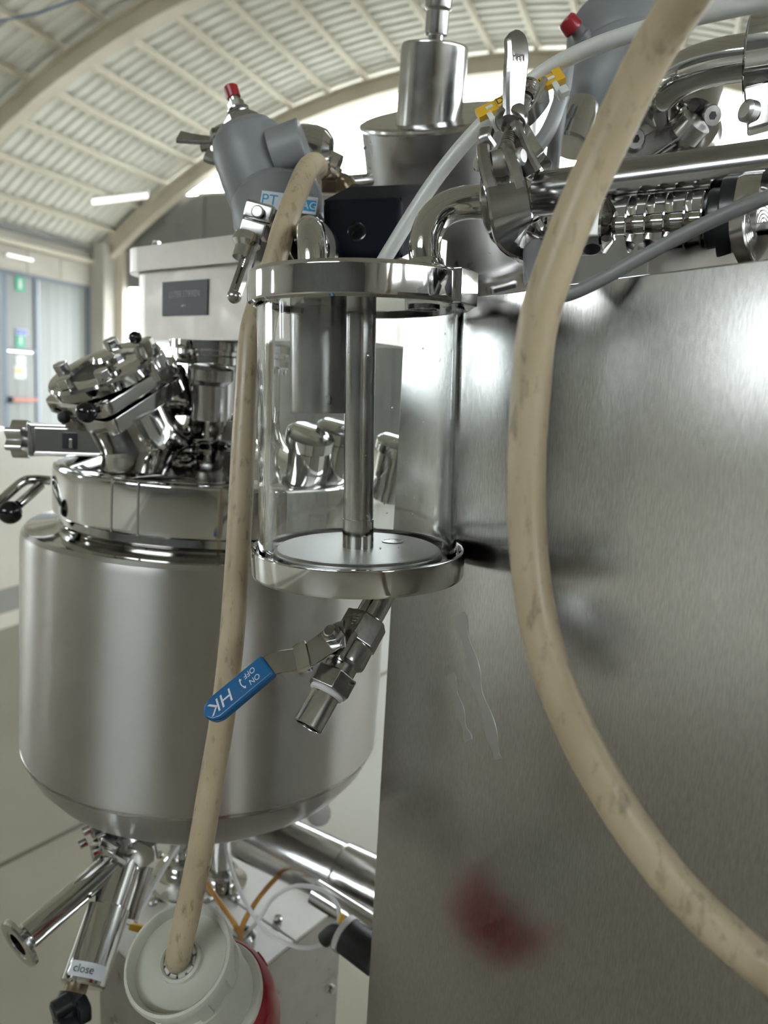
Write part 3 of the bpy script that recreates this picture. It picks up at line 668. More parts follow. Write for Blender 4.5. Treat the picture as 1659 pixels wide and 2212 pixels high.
MB().prism(HM, [(x - .002, y - .0) for x, y in stad(.420, .103, -.010, .055)], 1.629, 1.6585, .006, 3).obj('lid', M_['sheet'], hs)
MB().hexa(F(P(338, 531, 1.05), HZ), .006, .006).obj('lid_screw', M_['steel'], hs)
npc = None
def onhouse(x, y):
    d = ray(x, y); n = HN; t = n.dot(V((H0.x, H0.y, 0)) - CAM) / n.dot(d); return CAM + d * t
c0, c1 = onhouse(352.5, 645.5), onhouse(450, 643)
nc = (c0 + c1) / 2; nw = (c1 - c0).length
NPF = F(nc - HN * .0006, -HN, HD)
nameplate = MB().box(NPF, nw, nw * .46, .0016, .0003).obj('nameplate', M_['nameplate'], hs)
text('lettering', 'LUTER STIRREN', NPF @ T(-.0, .0045, .0009), .0105, M_['engrave'], nameplate, .00008, sx=.82)
MB().box(NPF @ T(-.001, -.0085, .0009), .0085, .0011, .0002).obj('maker_mark', M_['engrave'], nameplate)
MB().prism(NPF @ T(-.004, -.0085, .0010), [(-.001, -.0012), (.0022, -.0012), (.0016, .0014)], -.0001, .0001).obj('maker_mark', M_['white_print'], nameplate)

# ================================================================ machine base under the tank
ZB = .75
tb = thing('equipment_pedestal', 'pale metal pedestal box with bolted top plates under the tank', 'pedestal', V((-.2, 1.0, 0)))
qa, qb, qc, qd = V((-.030, 1.025, 0)), V((-.185, .810, 0)), V((-.352, .935, 0)), V((-.215, 1.165, 0))
cen = (qa + qb + qc + qd) / 4
I4 = Matrix.Identity(4)
MB().prism(I4, [(p.x, p.y) for p in (qa, qd, qc, qb)], 0.0, ZB - .004).obj('box', M_['dullsteel'], tb)
# top split into plates along a seam
def lerp(a, b, t): return a + (b - a) * t
m0, m1 = lerp(qa, qb, .38), lerp(qd, qc, .38)
MB().prism(I4, [(p.x, p.y) for p in (qa, qd, m1 + (qd - m1).normalized() * .0012, m0 + (qa - m0).normalized() * .0012)], ZB - .0038, ZB + .002, .0015).obj('top_plate', M_['aluwhite'], tb)
MB().prism(I4, [(p.x, p.y) for p in (m0 - (qa - m0).normalized() * .0012, m1 - (qd - m1).normalized() * .0012, qc, qb)], ZB - .0038, ZB + .002, .0015).obj('top_plate', M_['aluwhite'], tb)
def atz(x, y, z):
    d = ray(x, y); return CAM + d * ((z - EYE) / d.z)
for x, y in ((508, 1942), (600, 1988), (330, 1952), (345, 1850), (402, 1800)):
    p = atz(x, y, ZB + .002); MB().lathe(F(p, HZ), [(.0065, 0), (.0065, .004), (.005, .006), (.002, .006)], 16).obj('bolt', M_['darksteel'], tb)
for z in (.62, .70):
    p = lerp(qa, qb, .05) + HZ * z; MB().lathe(F(p, (qb - qa).cross(HZ)), [(.006, -.004), (.006, .007), (.004, .009)], 14).obj('side_screw', M_['steel'], tb)
# pillars between base and tank
for x, y, nm in ((392, 1880, 'left'), (476, 1905, 'right')):
    p = atz(x, y, ZB + .002); t = thing('support_pillar', 'polished support pillar under the tank, ' + ('left of' if nm == 'left' else 'right of') + ' the hanging beige cable', 'pillar', p)
    MB().lathe(F(p, HZ), [(.040, 0), (.040, .004), (.022, .006), (.019, .014), (.0175, .03), (.0175, .205)], 40).obj('shaft', M_['chrome'], t)
    MB().lathe(F(p, HZ), [(.024, .004), (.026, .008), (.026, .022), (.021, .027)], 40).obj('collar', M_['chrome'], t)
ring = MB().lathe(F(atz(415, 1900, ZB + .0022), HZ), [(.056, 0), (.062, 0), (.062, .003), (.056, .003), (.056, 0)], 48, caps=False).obj('seal_ring', M_['steel'], tb)
# big pipe running to the right
bp0, bp1 = P(535, 1792, 1.12), P(900, 1965, 1.02)
dr = (bp1 - bp0).normalized(); bl = (bp1 - bp0).length; BPF = F(bp0, dr)
pipe = thing('suction_pipe', 'wide polished steel pipe running from under the tank behind the panel', 'pipe', (bp0 + bp1) / 2)
MB().lathe(BPF, [(.041, 0), (.041, bl * .58)], 48).obj('tube', M_['steel'], pipe)
MB().lathe(BPF, [(.041, bl * .56), (.0435, bl * .58), (.0435, bl)], 48).obj('sleeve', M_['steel'], pipe)
MB().tube([P(680, 1925, .99), P(760, 1975, .97), P(830, 2020, .95)], .016, 20, 4).obj('side_tube', M_['steel'], pipe)
MB().tube([P(690, 1760, 1.28), P(672, 1735, 1.34)], .02, 12, 1).obj('far_elbow', M_['dullsteel'], pipe)
# wires at the gland
gl_ = thing('cable_gland', 'nickel cable gland with amber and white wires on the pedestal top', 'gland', atz(522, 2075, ZB))
GZ = atz(522, 2075, ZB + .002); GFm = F(GZ, HZ)
MB().hexa(GFm, .019, .010, .001).obj('base_nut', M_['steel'], gl_)
MB().lathe(GFm, [(.015, .010), (.016, .013), (.016, .022), (.0175, .024), (.0175, .036), (.0135, .041), (.0105, .041), (.0105, .03)], 32).obj('dome_nut', M_['steel'], gl_)
top = GFm @ V((0, 0, .034)); 
def wire(parent, name, pts, r, m): return MB().tube([top + V((random.uniform(-.004, .004), random.uniform(-.004, .004), -.004))] + pts, r, 10, 8).obj(name, M_[m], parent)
wire(gl_, 'amber_wire', [P(510, 2002, .955), P(488, 1968, .97), P(455, 1922, .99), P(440, 1895, 1.0)], .0034, 'orange')
wire(gl_, 'amber_wire', [P(524, 2000, .955), P(545, 1960, .985), P(575, 1920, 1.03), P(600, 1893, 1.06)], .0034, 'orange')
wire(gl_, 'white_wire', [P(560, 1985, .95), P(590, 1940, .95), P(640, 1914, .95), P(700, 1925, .95), P(732, 1965, .94), P(722, 2015, .93), P(690, 2042, .925), P(640, 2045, .925), P(580, 2015, .94), P(540, 1965, .96), P(510, 1905, .99), P(490, 1840, 1.02), P(488, 1812, 1.03)], .0026, 'white')
wire(gl_, 'white_wire', [P(500, 2010, .95), P(478, 1985, .955), P(470, 1960, .97)], .0026, 'white')
MB().ribbon([P(740, 1975, .935), P(728, 2010, .93), P(708, 2030, .925)], -FW, .006, .006, 4).obj('yellow_sleeve', M_['yellow'], gl_)
lw = MB().tube([P(405, 1790, 1.02), P(352, 1880, .97), P(315, 1945, .93), P(293, 1992, .91)], .0028, 10, 6).obj('white_wire', M_['white'])
lw2 = thing('tagged_wire', 'thin white wire with yellow tag left of the plug', 'wire', P(293, 1992, .91)); lw.parent = lw2; lw.location = lw.matrix_world.translation - lw2.location
MB().box(F(P(298, 2005, .90), IM(0, -.2, 1), IM(1, .22, 0)), .020, .0075, .006, .001).obj('yellow_tag', M_['yellow'], lw2)
MB().ribbon([P(262, 1982, .91), P(275, 1995, .905), P(292, 2000, .90)], -FW, .002, .002, 3).obj('tie', M_['white'], lw2)
conn = thing('black_connector', 'black rubber connector with white collar beside the panel lower edge', 'connector', P(770, 2050, .86))
MB().tube([P(748, 2020, .885), P(815, 2070, .86)], .020, 24, 1).obj('boot', M_['rubber'], conn)
MB().tube([P(742, 2015, .887), P(752, 2023, .883)], .0215, 24, 1).obj('collar', M_['white'], conn)
MB().tube([P(742, 2014, .887), P(722, 2012, .895), P(700, 2030, .90)], .009, 16, 4).obj('lead', M_['rubber'], conn)

# ================================================================ outlet group under the tank, left
og = thing('outlet_clamp', 'polished hinged clamp with wing bolts under the tank bottom at left', 'clamp', P(265, 1800, .90))
OA = IM(.25, .95, .15).normalized(); OM = F(P(275, 1805, .905), OA, RT)
MB().lathe(OM, [(.030, -.045), (.030, -.004), (.036, .0), (.036, .010), (.030, .014), (.030, .034)], 48).obj('ferrule', M_['chrome'], og)
MB().lathe(OM, [(.037, -.006), (.042, -.004), (.042, .014), (.037, .016), (.037, -.006)], 48, caps=False).obj('clamp_band', M_['darksteel'], og)
for x, y in ((196, 1790), (228, 1803), (188, 1818), (217, 1835)):
    MB().hexa(F(P(x, y, .87), IM(-.8, .3, .5), RT), .0052, .009, .0008).obj('bolt_head', M_['chrome'], og)
MB().tube([P(200, 1800, .875), P(262, 1778, .90)], .006, 12, 1).obj('hinge_bolt', M_['darksteel'], og)
MB().tube([P(222, 1812, .87), P(258, 1830, .875)], .007, 12, 1).obj('hinge_bolt', M_['steel'], og)
MB().box(F(P(240, 1822, .868), IM(-.1, .1, 1), IM(1, .45, 0)), .022, .012, .014, .002).obj('clamp_ear', M_['chrome'], og)
MB().box(F(P(263, 1850, .862), IM(-.1, .1, 1), IM(1, .45, 0)), .018, .007, .014, .001).obj('clamp_ear', M_['chrome'], og)
MB().lathe(F(P(300, 1846, .872), IM(.15, .35, 1)), [(.0, 0), (.0175, 0), (.0175, .002), (.0, .002)], 32, caps=False).obj('round_tag', M_['steel'], og)
nz = thing('outlet_nozzle', 'polished outlet pipe with flat ferrule pointing down left', 'nozzle', P(40, 2035, .78))
n0, n1 = P(250, 1858, .875), P(48, 2032, .79)
ND = (n1 - n0).normalized(); NL = (n1 - n0).length; NFm = F(n0, ND)
MB().lathe(NFm, [(.0145, 0), (.0145, NL), (.0125, NL), (.0125, NL - .06)], 40).obj('tube', M_['chrome'], nz)
MB().lathe(NFm, [(.0145, NL - .006), (.0175, NL - .003), (.0275, NL + .0005), (.0280, NL + .004), (.0262, NL + .0062), (.0175, NL + .0062), (.0165, NL + .0050), (.0130, NL + .0050), (.0125, NL - .01)], 56).obj('ferrule', M_['chrome'], nz)
act = thing('drain_actuator', 'polished cylinder actuator marked close with black elbow at lower left', 'actuator', P(180, 2060, .83))
a0_, a1_ = P(272, 1850, .885), P(176, 2135, .80)
AD = (a1_ - a0_).normalized(); AL = (a1_ - a0_).length; AF = F(a0_, AD, -FW)
MB().lathe(AF, [(.0185, 0), (.0185, AL * .42)], 40).obj('upper_tube', M_['chrome'], act)
MB().lathe(AF, [(.0195, AL * .40), (.0235, AL * .415), (.0235, AL * .97), (.0215, AL * .985), (.0, AL * .985)], 48, caps=False).obj('cylinder', M_['chrome'], act)
MB().tube([P(318, 1872, .90), P(283, 1985, .875)], .008, 16, 1).obj('tie_tube', M_['steel'], act)
MB().lathe(AF @ T(.0, .006, 0), [(.012, AL * .985), (.012, AL * .985 + .009)], 24).obj('brass_fitting', M_['brass'], act)
el = AF @ V((0, .006, AL * .985 + .008))
MB().tube([el, el + AD * .016, P(150, 2190, .79), P(146, 2240, .77)], .0145, 20, 6).obj('elbow', M_['black'], act)
MB().lathe(F(P(125, 2180, .775), IM(-.7, .2, .6)), [(.010, -.012), (.010, .004), (.007, .006)], 20).obj('elbow_screw', M_['black'], act)
MB().box(F(P(180, 2180, .785), IM(.6, .2, .7)), .012, .02, .02, .003).obj('elbow_lug', M_['black'], act)
# label curved on the cylinder
def curved_label(Mx, r, z0, z1, a0, a1, name, m, parent, n=14):
    mb = MB(); vs = []; fs = []
    for i in range(n + 1):
        a = R(a0 + (a1 - a0) * i / n)
        for z in (z0, z1):
            for rr in (r, r + .0003): vs.append(Mx @ V((rr * math.cos(a), rr * math.sin(a), z)))
    for i in range(n):
        b = i * 4; c = b + 4
        fs += [(b+1, c+1, c+3, b+3), (b, b+2, c+2, c), (b, c, c+1, b+1), (b+2, b+3, c+3, c+2)]
    fs += [(0, 1, 3, 2), (n*4, n*4+2, n*4+3, n*4+1)]
    return mb.add(vs, fs).obj(name, M_[m], parent)
curved_label(AF, .0237, AL * .84, AL * .945, -62, 34, 'label', 'label', act)
c_ = P(157, 2122, .79)
lM = F(AF @ V((.0239, 0, AL * .893)), AF.to_3x3() @ V((1, 0, 0)), AF.to_3x3() @ V((0, 1, 0)))
lab = text('lettering', 'close', F(AF @ V((.0241, -.0015, AL * .893)), AF.to_3x3() @ V((1, 0, 0)), (AF.to_3x3() @ V((0, -1, 0)))), .0105, M_['ink'], act, .0001)

# ================================================================ pipes above the vessel
inl = thing('inlet_elbow', 'polished inlet elbow rising from left of the vessel cap', 'pipe', SF @ V((-.038, .025, .206)))
i0 = P(676, 560, .59)
MB().tube([i0 - SZ * .006, P(674, 535, .592), P(672, 508, .598), P(669, 497, .612), P(665, 506, .64), P(662, 528, .67)], .0113, 28, 8).obj('tube', M_['chrome'], inl)
MB().lathe(F(P(664, 534, .672), IM(-.12, .28, 1)), [(.0112, .012), (.015, .004), (.0200, .002), (.0218, 0), (.0218, -.004), (.0, -.004)], 40, caps=False).obj('ferrule', M_['chrome'], inl)
cl = thing('valve_clamp', 'small hinged pipe clamp with long slotted wing nut under grey actuator', 'clamp', P(600, 500, .69))
CM = F(P(664, 538, .676), IM(-.12, .28, 1), RT)
MB().lathe(CM, [(.0220, -.009), (.0268, -.008), (.0268, .008), (.0220, .009), (.0220, -.009)], 48, caps=False).obj('band', M_['steel'], cl)
hb = MB().box(F(P(563, 462, .70), IM(-.1, .1, 1), IM(1, .28, 0)), .028, .017, .018, .003).obj('hinge_block', M_['steel'], cl)
MB().lathe(F(P(557, 458, .689), IM(-.1, .1, 1)), [(.0058, 0), (.0058, .002), (.0045, .003), (.0, .003)], 24, caps=False).obj('rivet', M_['dullsteel'], hb)
MB().box(F(P(552, 497, .692), IM(-.1, .1, 1), IM(1, .3, 0)), .024, .013, .020, .0025).obj('jaw', M_['steel'], cl)
MB().lathe(F(P(537, 508, .67), IM(-.22, .95, .1)), [(.011, 0), (.0125, .003), (.0125, .008), (.009, .012), (.009, .022)], 28).obj('nut_collar', M_['chrome'], cl)
w0, w1 = P(543, 532, .668), P(506, 640, .655)
wn = IM(-.45, .1, .9)
for off in (-.0034, .0034):
    sd = (w1 - w0).normalized().cross(wn.normalized())
    MB().ribbon([w0 + sd * off, (w0 + w1) / 2 + sd * off, w1 + sd * off], wn, .0042, .0075, 4).obj('wing_bar', M_['darksteel'], cl)
MB().ball(F(w1, HZ), .0062).obj('wing_tip', M_['darksteel'], cl)
MB().coil(F(P(541, 545, .672), (w1 - w0)), .0055, .0022, 9, .0012).obj('bolt_thread', M_['darksteel'], cl)

outl = thing('outlet_pipe', 'polished outlet elbow rising from right of the vessel cap to clamp', 'pipe', SF @ V((.046, .02, .206)))
MB().tube([P(921, 572, .578), P(917, 540, .577), P(922, 505, .577), P(940, 470, .577), P(972, 447, .577), P(1015, 437, .576), P(1060, 437, .574), P(1096, 434, .570)], .0122, 32, 8).obj('tube', M_['chrome'], outl)
MB().lathe(F(P(921, 563, .578), SZ), [(.0150, -.004), (.0135, .0), (.0122, .0015)], 32).obj('weld_collar', M_['chrome'], outl)
r0, r1 = P(1124, 424, .557), P(1720, 349, .46)
RD = (r1 - r0).normalized(); RL = (r1 - r0).length + .45; RF = F(r0, RD, HZ)
lp_ = thing('long_pipe', 'long straight satin steel pipe running right from the clamp', 'pipe', r0)
MB().lathe(RF, [(.0150, .0), (.0150, RL)], 48).obj('tube', M_['darkpipe'], lp_)
MB().lathe(RF, [(.0285, -.0045), (.0290, 0), (.0275, .0025), (.0200, .0055), (.0165, .011), (.0150, .0145)], 56).obj('ferrule', M_['chrome'], lp_)
MB().lathe(RF, [(.0125, -.024), (.0165, -.016), (.0200, -.0145), (.0275, -.0125), (.0290, -.0105), (.0285, -.005)], 56).obj('ferrule', M_['chrome'], outl)
# hinged clamp joining the two pipes
tc_ = thing('pipe_clamp', 'hinged stainless pipe clamp with tall wing nut joining elbow and straight pipe', 'clamp', r0)
MB().lathe(RF, [(.0292, -.0175), (.0325, -.0165), (.0340, -.0145), (.0340, .0045), (.0325, .0065), (.0292, .0075), (.0285, .004), (.0300, -.001), (.0300, -.009), (.0285, -.014), (.0292, -.0175)], 64, caps=False).obj('band', M_['darkpipe'], tc_)
cu = (HZ - RD * HZ.dot(RD)).normalized(); ct = RD.cross(cu).normalized()
if ct.dot(FW) > 0: ct = -ct                               # towards the camera
# fork on the lower half, front side
cc = r0 - RD * .005
q56 = .545 / FPX
MB().ribbon([P(1064, 418, .517), P(1053, 380, .515), P(1045, 345, .517), P(1043, 318, .520)], -FW, .0085, .007, 5).obj('fork_arm', M_['darksteel'], tc_)
MB().ribbon([P(1122, 412, .516), P(1113, 372, .514), P(1103, 338, .515), P(1096, 316, .518)], -FW, .0085, .007, 5).obj('fork_arm', M_['darksteel'], tc_)
MB().ribbon([P(1128, 522, .540), P(1112, 505, .527), P(1104, 470, .519), P(1098, 432, .516), P(1092, 400, .515)], -FW, lambda t: .0300 - .002 * t, .0060, 6).obj('lower_strap', M_['darkpipe'], tc_)
MB().lathe(F(P(1036, 352, .522), IM(-1, 0, .45)), [(.0055, -.004), (.0055, .002), (.004, .003), (.0, .003)], 24, caps=False).obj('pin_head', M_['steel'], tc_)
MB().lathe(F(P(1119, 340, .517), IM(.75, .05, .65)), [(.0058, -.006), (.0058, .003), (.0042, .0045), (.0, .0045)], 24, caps=False).obj('pin_head', M_['dullsteel'], tc_)
MB().lathe(F(P(1082, 352, .524), IM(1, -.1, 0)), [(.004, -.009), (.0078, -.007), (.009, 0), (.0078, .007), (.004, .009)], 28).obj('bolt_eye', M_['dullsteel'], tc_)
b0_, b1_ = P(1085, 340, .525), P(1146, 178, .545)
BD = (b1_ - b0_).normalized(); BLn = (b1_ - b0_).length; BoF = F(b0_, BD)
MB().lathe(BoF, [(.0045, 0), (.0045, BLn)], 20).obj('swing_bolt', M_['darksteel'], tc_)
MB().coil(BoF, .0047, .0016, BLn / .0016, .00085, 5).obj('bolt_thread', M_['darksteel'], tc_)
MB().coil(F(P(1133, 212, .540), BD), .0062, .0024, 5.5, .0014, 6).obj('spring', M_['darksteel'], tc_)
# wing nut: collar, tall paddle, second wing behind
MB().lathe(F(P(1102, 266, .531), BD), [(.0075, -.002), (.0110, .0), (.0118, .003), (.0110, .008), (.0090, .013), (.0080, .018)], 32).obj('nut_collar', M_['darksteel'], tc_)
MB().ribbon([P(1109, 252, .527), P(1110, 205, .524), P(1113, 160, .521), P(1116, 120, .519), P(1114, 88, .518), P(1111, 72, .518)], IM(.45, .05, .88), lambda t: (.0145 + .003 * math.sin(t * 2.6)) * (1 if t < .72 else math.sqrt(max(.05, 1 - ((t - .72) / .30)**2))), .0075, 6).obj('wing', M_['darksteel'], tc_)
text('cast_mark', 'E', F(P(1122, 122, .5142), IM(.45, .05, .88), IM(.1, 1, 0)), .010, M_['steel'], tc_, .0004)
MB().ribbon([P(1130, 262, .545), P(1152, 240, .565), P(1170, 215, .585), P(1178, 195, .598)], IM(.4, .5, .7), lambda t: .012 + .008 * t, .005, 5).obj('wing', M_['chrome'], tc_)
# ears and arm of the upper half
MB().ribbon([P(1052, 282, .528), P(1048, 300, .527), P(1060, 322, .53)], IM(-.5, -.1, .8), .010, .007, 4).obj('ear', M_['darksteel'], tc_)
MB().ribbon([P(1112, 262, .530), P(1112, 285, .529), P(1130, 330, .531), P(1152, 372, .536)], IM(.6, .0, .75), .007, .012, 5).obj('ear', M_['darksteel'], tc_)
MB().ribbon([P(1128, 275, .545), P(1150, 320, .545), P(1166, 350, .548), P(1180, 372, .553)], IM(.6, -.25, .75), lambda t: .012 + .008 * t, .006, 5).obj('upper_strap', M_['chrome'], tc_)
MB().ribbon([P(1160, 478, .530), P(1172, 500, .532), P(1182, 492, .531), P(1184, 478, .533)], -FW, .006, .008, 4).obj('hinge_hook', M_['chrome'], tc_)
MB().box(F(P(1140, 528, .55), IM(.2, .3, 1), IM(1, .3, 0)), .03, .015, .02, .003).obj('hinge_knuckle', M_['darksteel'], tc_)

# milky hose with yellow markers
hose = MB().tube([P(822, 575, .66), P(846, 535, .655), P(900, 448, .65), P(960, 362, .64), P(1035, 275, .63), P(1110, 205, .618), P(1200, 140, .60), P(1290, 98, .575), P(1400, 62, .55), P(1530, 28, .52), P(1720, -12, .48), P(2100, -90, .43), P(2700, -300, .40)], .0062, 20, 8).obj('air_hose', M_['hose'])
tag(hose, 'milky white air hose rising past the clamp to the upper right', 'hose')
mk = thing('hose_marker', 'yellow numbered cable marker strip tied to the white hose', 'marker', P(1115, 190, .60))
k0, k1 = P(1030, 246, .600), P(1207, 122, .578)
KD = (k1 - k0).normalized(); KL = (k1 - k0).length; KN = IM(-.25, -.35, .9); KFm = F(k0, KN, KD)
MB().box(KFm @ T(KL * .5, 0, -.002), KL, .0105, .0055, .0006).obj('carrier', M_['yellow'], mk)
MB().box(KFm @ T(KL * .96, .0005, -.001), .007, .0135, .005, .0006).obj('end_stop', M_['yellow'], mk)
for t_, ch in ((.275, 'D'), (.38, 'W'), (.485, '.'), (.62, '.'), (.745, '1')):
    bx = MB().box(KFm @ T(KL * t_, -.0004, .0012), KL * .095, .0092, .0022, .0003).obj('bead', M_['yellow'], mk)
    text('character', ch, KFm @ T(KL * t_, -.0004, .0024) @ Matrix.Rotation(R(0), 4, 'Z'), .0085, M_['ink'], bx, .00006)
for t_ in (.15, .875): MB().box(KFm @ T(KL * t_, .0002, .0010), .0055, .0028, .0006, .0001).obj('window', M_['label'], mk)
for t_ in (.14, .90):
    MB().lathe(F(KFm @ V((KL * t_, -.008, -.006)), KD), [(.0070, -.002), (.0080, -.002), (.0080, .002), (.0070, .002), (.0070, -.002)], 20, caps=False).obj('tie', M_['hose'], mk)
    MB().box(KFm @ T(KL * t_ + .002, -.015, -.002), .007, .008, .005, .0008).obj('tie_head', M_['hose'], mk)

# ================================================================ grey pneumatic actuators
def actuator(name, label, o, zdir, r, L, xdir, parts=True):
    t = thing(name, label, 'actuator', o + zdir * L)
    M = F(o, zdir, xdir)
    MB().lathe(M, [(.0, .0), (r * .45, .0005), (r * .72, .004), (r * .90, .012), (r * .99, .026), (r, .034), (r, L * .42), (r * .97, L * .47), (r * .985, L * .50), (r * .90, L * .78), (r * .80, L), (.0, L)], 64, caps=False).obj('bonnet', M_['gray'], t, 25)
    return t, M
AO = P(524, 270, .77); AZd = IM(.30, .95, -.05).normalized()
ga, GM = actuator('pneumatic_actuator', 'grey cone shaped pneumatic actuator with red tip and blue lettered label, upper left', AO, AZd, .0385, .128, RT)
MB().lathe(F(P(614, 332, .755), IM(1, -.28, .15)), [(.026, -.01), (.026, .0105), (.0262, .0215), (.0245, .023), (.0, .023)], 48, caps=False).obj('side_boss', M_['gray'], ga)
MB().lathe(F(P(600, 470, .75), IM(.30, .92, .15), RT), [(.028, -.035), (.040, -.022), (.044, .0), (.042, .018), (.030, .022)], 48).obj('lower_skirt', M_['gray'], ga)
MB().hexa(GM @ T(0, 0, -.007), .0190, .0085, .001).obj('lock_nut', M_['chrome'], ga)
MB().lathe(GM @ T(0, 0, -.0165), [(.0100, 0), (.0100, .012)], 24).obj('threaded_stem', M_['darksteel'], ga)
MB().coil(GM @ T(0, 0, -.0155), .0102, .0022, 4, .0012).obj('stem_thread', M_['darksteel'], ga)
MB().hexa(GM @ T(0, 0, -.0235), .0085, .008, .0006).obj('stem_hex', M_['steel'], ga)
MB().lathe(GM @ T(0, 0, -.031), [(.0052, 0), (.0052, .010)], 20).obj('pin', M_['steel'], ga)
MB().lathe(GM @ T(0, 0, -.0395), [(.0, 0), (.0062, .0), (.0072, .0012), (.0070, .0115), (.0, .0115)], 28, caps=False).obj('red_tip', M_['red'], ga)
# label plate: white left, blue right
LN = IM(.02, -.12, .99); LC = P(624, 438, .700); LFm = F(LC, LN, IM(1, .13, 0))
ql = .70 / FPX
lb = MB().box(LFm, 122*ql, 40*ql, .0008, .0002).obj('label', M_['label'], ga)
MB().box(LFm @ T(33*ql, -1*ql, .0005), 52*ql, 25*ql, .0004).obj('blue_field', M_['labelblue'], lb)
text('lettering', 'PT', LFm @ T(-42*ql, 0, .0006), 33*ql, M_['labelblue'], lb, .00008)
text('lettering', 'AG', LFm @ T(45*ql, -2*ql, .0009), 24*ql, M_['white_print'], lb, .00008)
# body under the label so that the plate sits on something
MB().lathe(F(P(628, 442, .742), LN, RT), [(.031, -.03), (.031, .010), (.0285, .0135), (.0, .0138)], 40, caps=False).obj('label_boss', M_['gray'], ga)
# wing nut clamp left of the actuator
wc = thing('wing_clamp', 'dark steel wing nut clamp sticking out left of the grey actuator', 'clamp', P(450, 310, .80))
MB().ribbon([P(386, 296, .80), P(420, 301, .80), P(462, 304, .80)], IM(.05, -.6, .8), lambda t: .019 - .008 * t, .005, 5).obj('wing', M_['darksteel'], wc)
MB().lathe(F(P(458, 303, .80), IM(1, -.22, 0)), [(.008, 0), (.0115, .003), (.0115, .012), (.008, .016)], 24).obj('nut', M_['darksteel'], wc)
MB().tube([P(455, 306, .80), P(505, 290, .80)], .0055, 16, 1).obj('bolt', M_['darksteel'], wc)
MB().ribbon([P(470, 285, .80), P(490, 278, .80), P(512, 280, .80)], IM(0, -.6, .8), .014, .008, 4).obj('jaw', M_['chrome'], wc)
MB().ribbon([P(434, 318, .80), P(456, 316, .80)], IM(0, -.3, .9), .009, .008, 2).obj('lower_wing', M_['darksteel'], wc)
MB().ribbon([P(446, 336, .80), P(462, 342, .80), P(480, 335, .80)], IM(0, -.3, .9), .013, .010, 4).obj('jaw', M_['dullsteel'], wc)
# chrome fittings right of the actuator
cf = thing('chrome_fitting', 'polished domed pipe fitting with hex plug right of the grey actuator', 'fitting', P(690, 330, .80))
MB().lathe(F(P(672, 328, .80), IM(1, .12, .1)), [(.026, -.01), (.026, .006), (.023, .016), (.016, .022), (.0, .024)], 40, caps=False).obj('dome', M_['chrome'], cf)
MB().hexa(F(P(712, 345, .80), IM(.9, .45, 0)), .0105, .012, .001, 8).obj('hex_plug', M_['steel'], cf)
MB().ribbon([P(682, 372, .80), P(700, 368, .80), P(716, 364, .80), P(732, 376, .80)], IM(0, -.5, .8), .012, .010, 5).obj('strap', M_['chrome'], cf)
bf = thing('air_fitting', 'brown push in air fitting behind the black box', 'fitting', P(725, 395, .82))
MB().hexa(F(P(696, 396, .82), IM(1, .05, 0)), .0125, .016, .001).obj('hex', M_['brass'], bf)
MB().tube([P(715, 394, .82), P(742, 396, .82), P(756, 412, .82)], .0105, 16, 4).obj('elbow', M_['brass'], bf)
MB().tube([P(755, 392, .86), P(800, 388, .88)], .007, 12, 1).obj('tube', M_['steel'], bf)

# ================================================================ drum with cylinder, black box
dz = (HZ * math.cos(R(25)) - V((0, 1, 0)) * math.sin(R(25)) + V((-.15, 0, 0))).normalized()
DO = P(968, 246, .93); DM = F(DO, dz, RT)
dm = thing('drive_drum', 'wide satin steel drum cover with slanted lid above the vessel', 'drum', DO - dz * .15)
MB().lathe(DM, [(.0, .0), (.104, .0), (.1085, -.002), (.109, -.0045), (.1075, -.007)], 96, caps=False).obj('lid', M_['steel'], dm)
MB().lathe(DM, [(.1065, -.006), (.1065, -.168)], 96).obj('shell', M_['drum'], dm)
MB().lathe(DM, [(.1065, -.166), (.120, -.168), (.123, -.172), (.123, -.195), (.119, -.205), (.100, -.208)], 96).obj('base_flange', M_['darksteel'], dm)
sa = None
for q_ in range(360):
    w_ = DM @ V((.1232 * math.cos(R(q_)), .1232 * math.sin(R(q_)), -.184)); v_ = w_ - CAM; x_ = CX + FPX * v_.dot(RT) / v_.dot(FW)
    if v_.dot(FW) < (DO - dz * .184 - CAM).dot(FW) and (sa is None or abs(x_ - 1088) < sa[0]): sa = (abs(x_ - 1088), q_)
SLM = DM @ Matrix.Rotation(R(sa[1]), 4, 'Z')
MB().box(SLM @ T(.1225, 0, -.183), .004, .036, .009, .001).obj('slot_frame', M_['steel'], dm)
MB().box(SLM @ T(.1242, 0, -.183), .0016, .031, .0055, .0004).obj('slot', M_['black'], dm)
MB().lathe(F(P(788, 320, .842), IM(-.35, 0, .9)), [(.0, 0), (.0022, 0), (.0022, .0006), (.0, .0006)], 12, caps=False).obj('screw', M_['black'], dm)
cy = thing('sensor_cylinder', 'brushed steel cylinder with knurled cable connector standing on the drum lid', 'cylinder', P(928, 235, .90))
c0_, c1_ = P(926, 262, .905), P(940, 98, .875)
CD = (c1_ - c0_).normalized(); CL = (c1_ - c0_).length; CF = F(c0_, CD)
MB().lathe(CF, [(.0385, -.040), (.0385, CL - .003), (.0370, CL), (.0, CL)], 64, caps=False).obj('body', M_['steel'], cy)
MB().lathe(CF @ T(0, 0, CL), [(.0085, 0), (.0085, .011)], 24).obj('shaft', M_['chrome'], cy)
kn = [((.0128 + .0004 * (k % 2)) * math.cos(2*math.pi*k/48), (.0128 + .0004 * (k % 2)) * math.sin(2*math.pi*k/48)) for k in range(48)]
MB().prism(CF, kn, CL + .010, CL + .033, .0006, 1).obj('knurled_nut', M_['steel'], cy)
MB().lathe(CF @ T(0, 0, CL), [(.0125, .033), (.0150, .036), (.0150, .046), (.0125, .048)], 32).obj('connector_head', M_['steel'], cy)
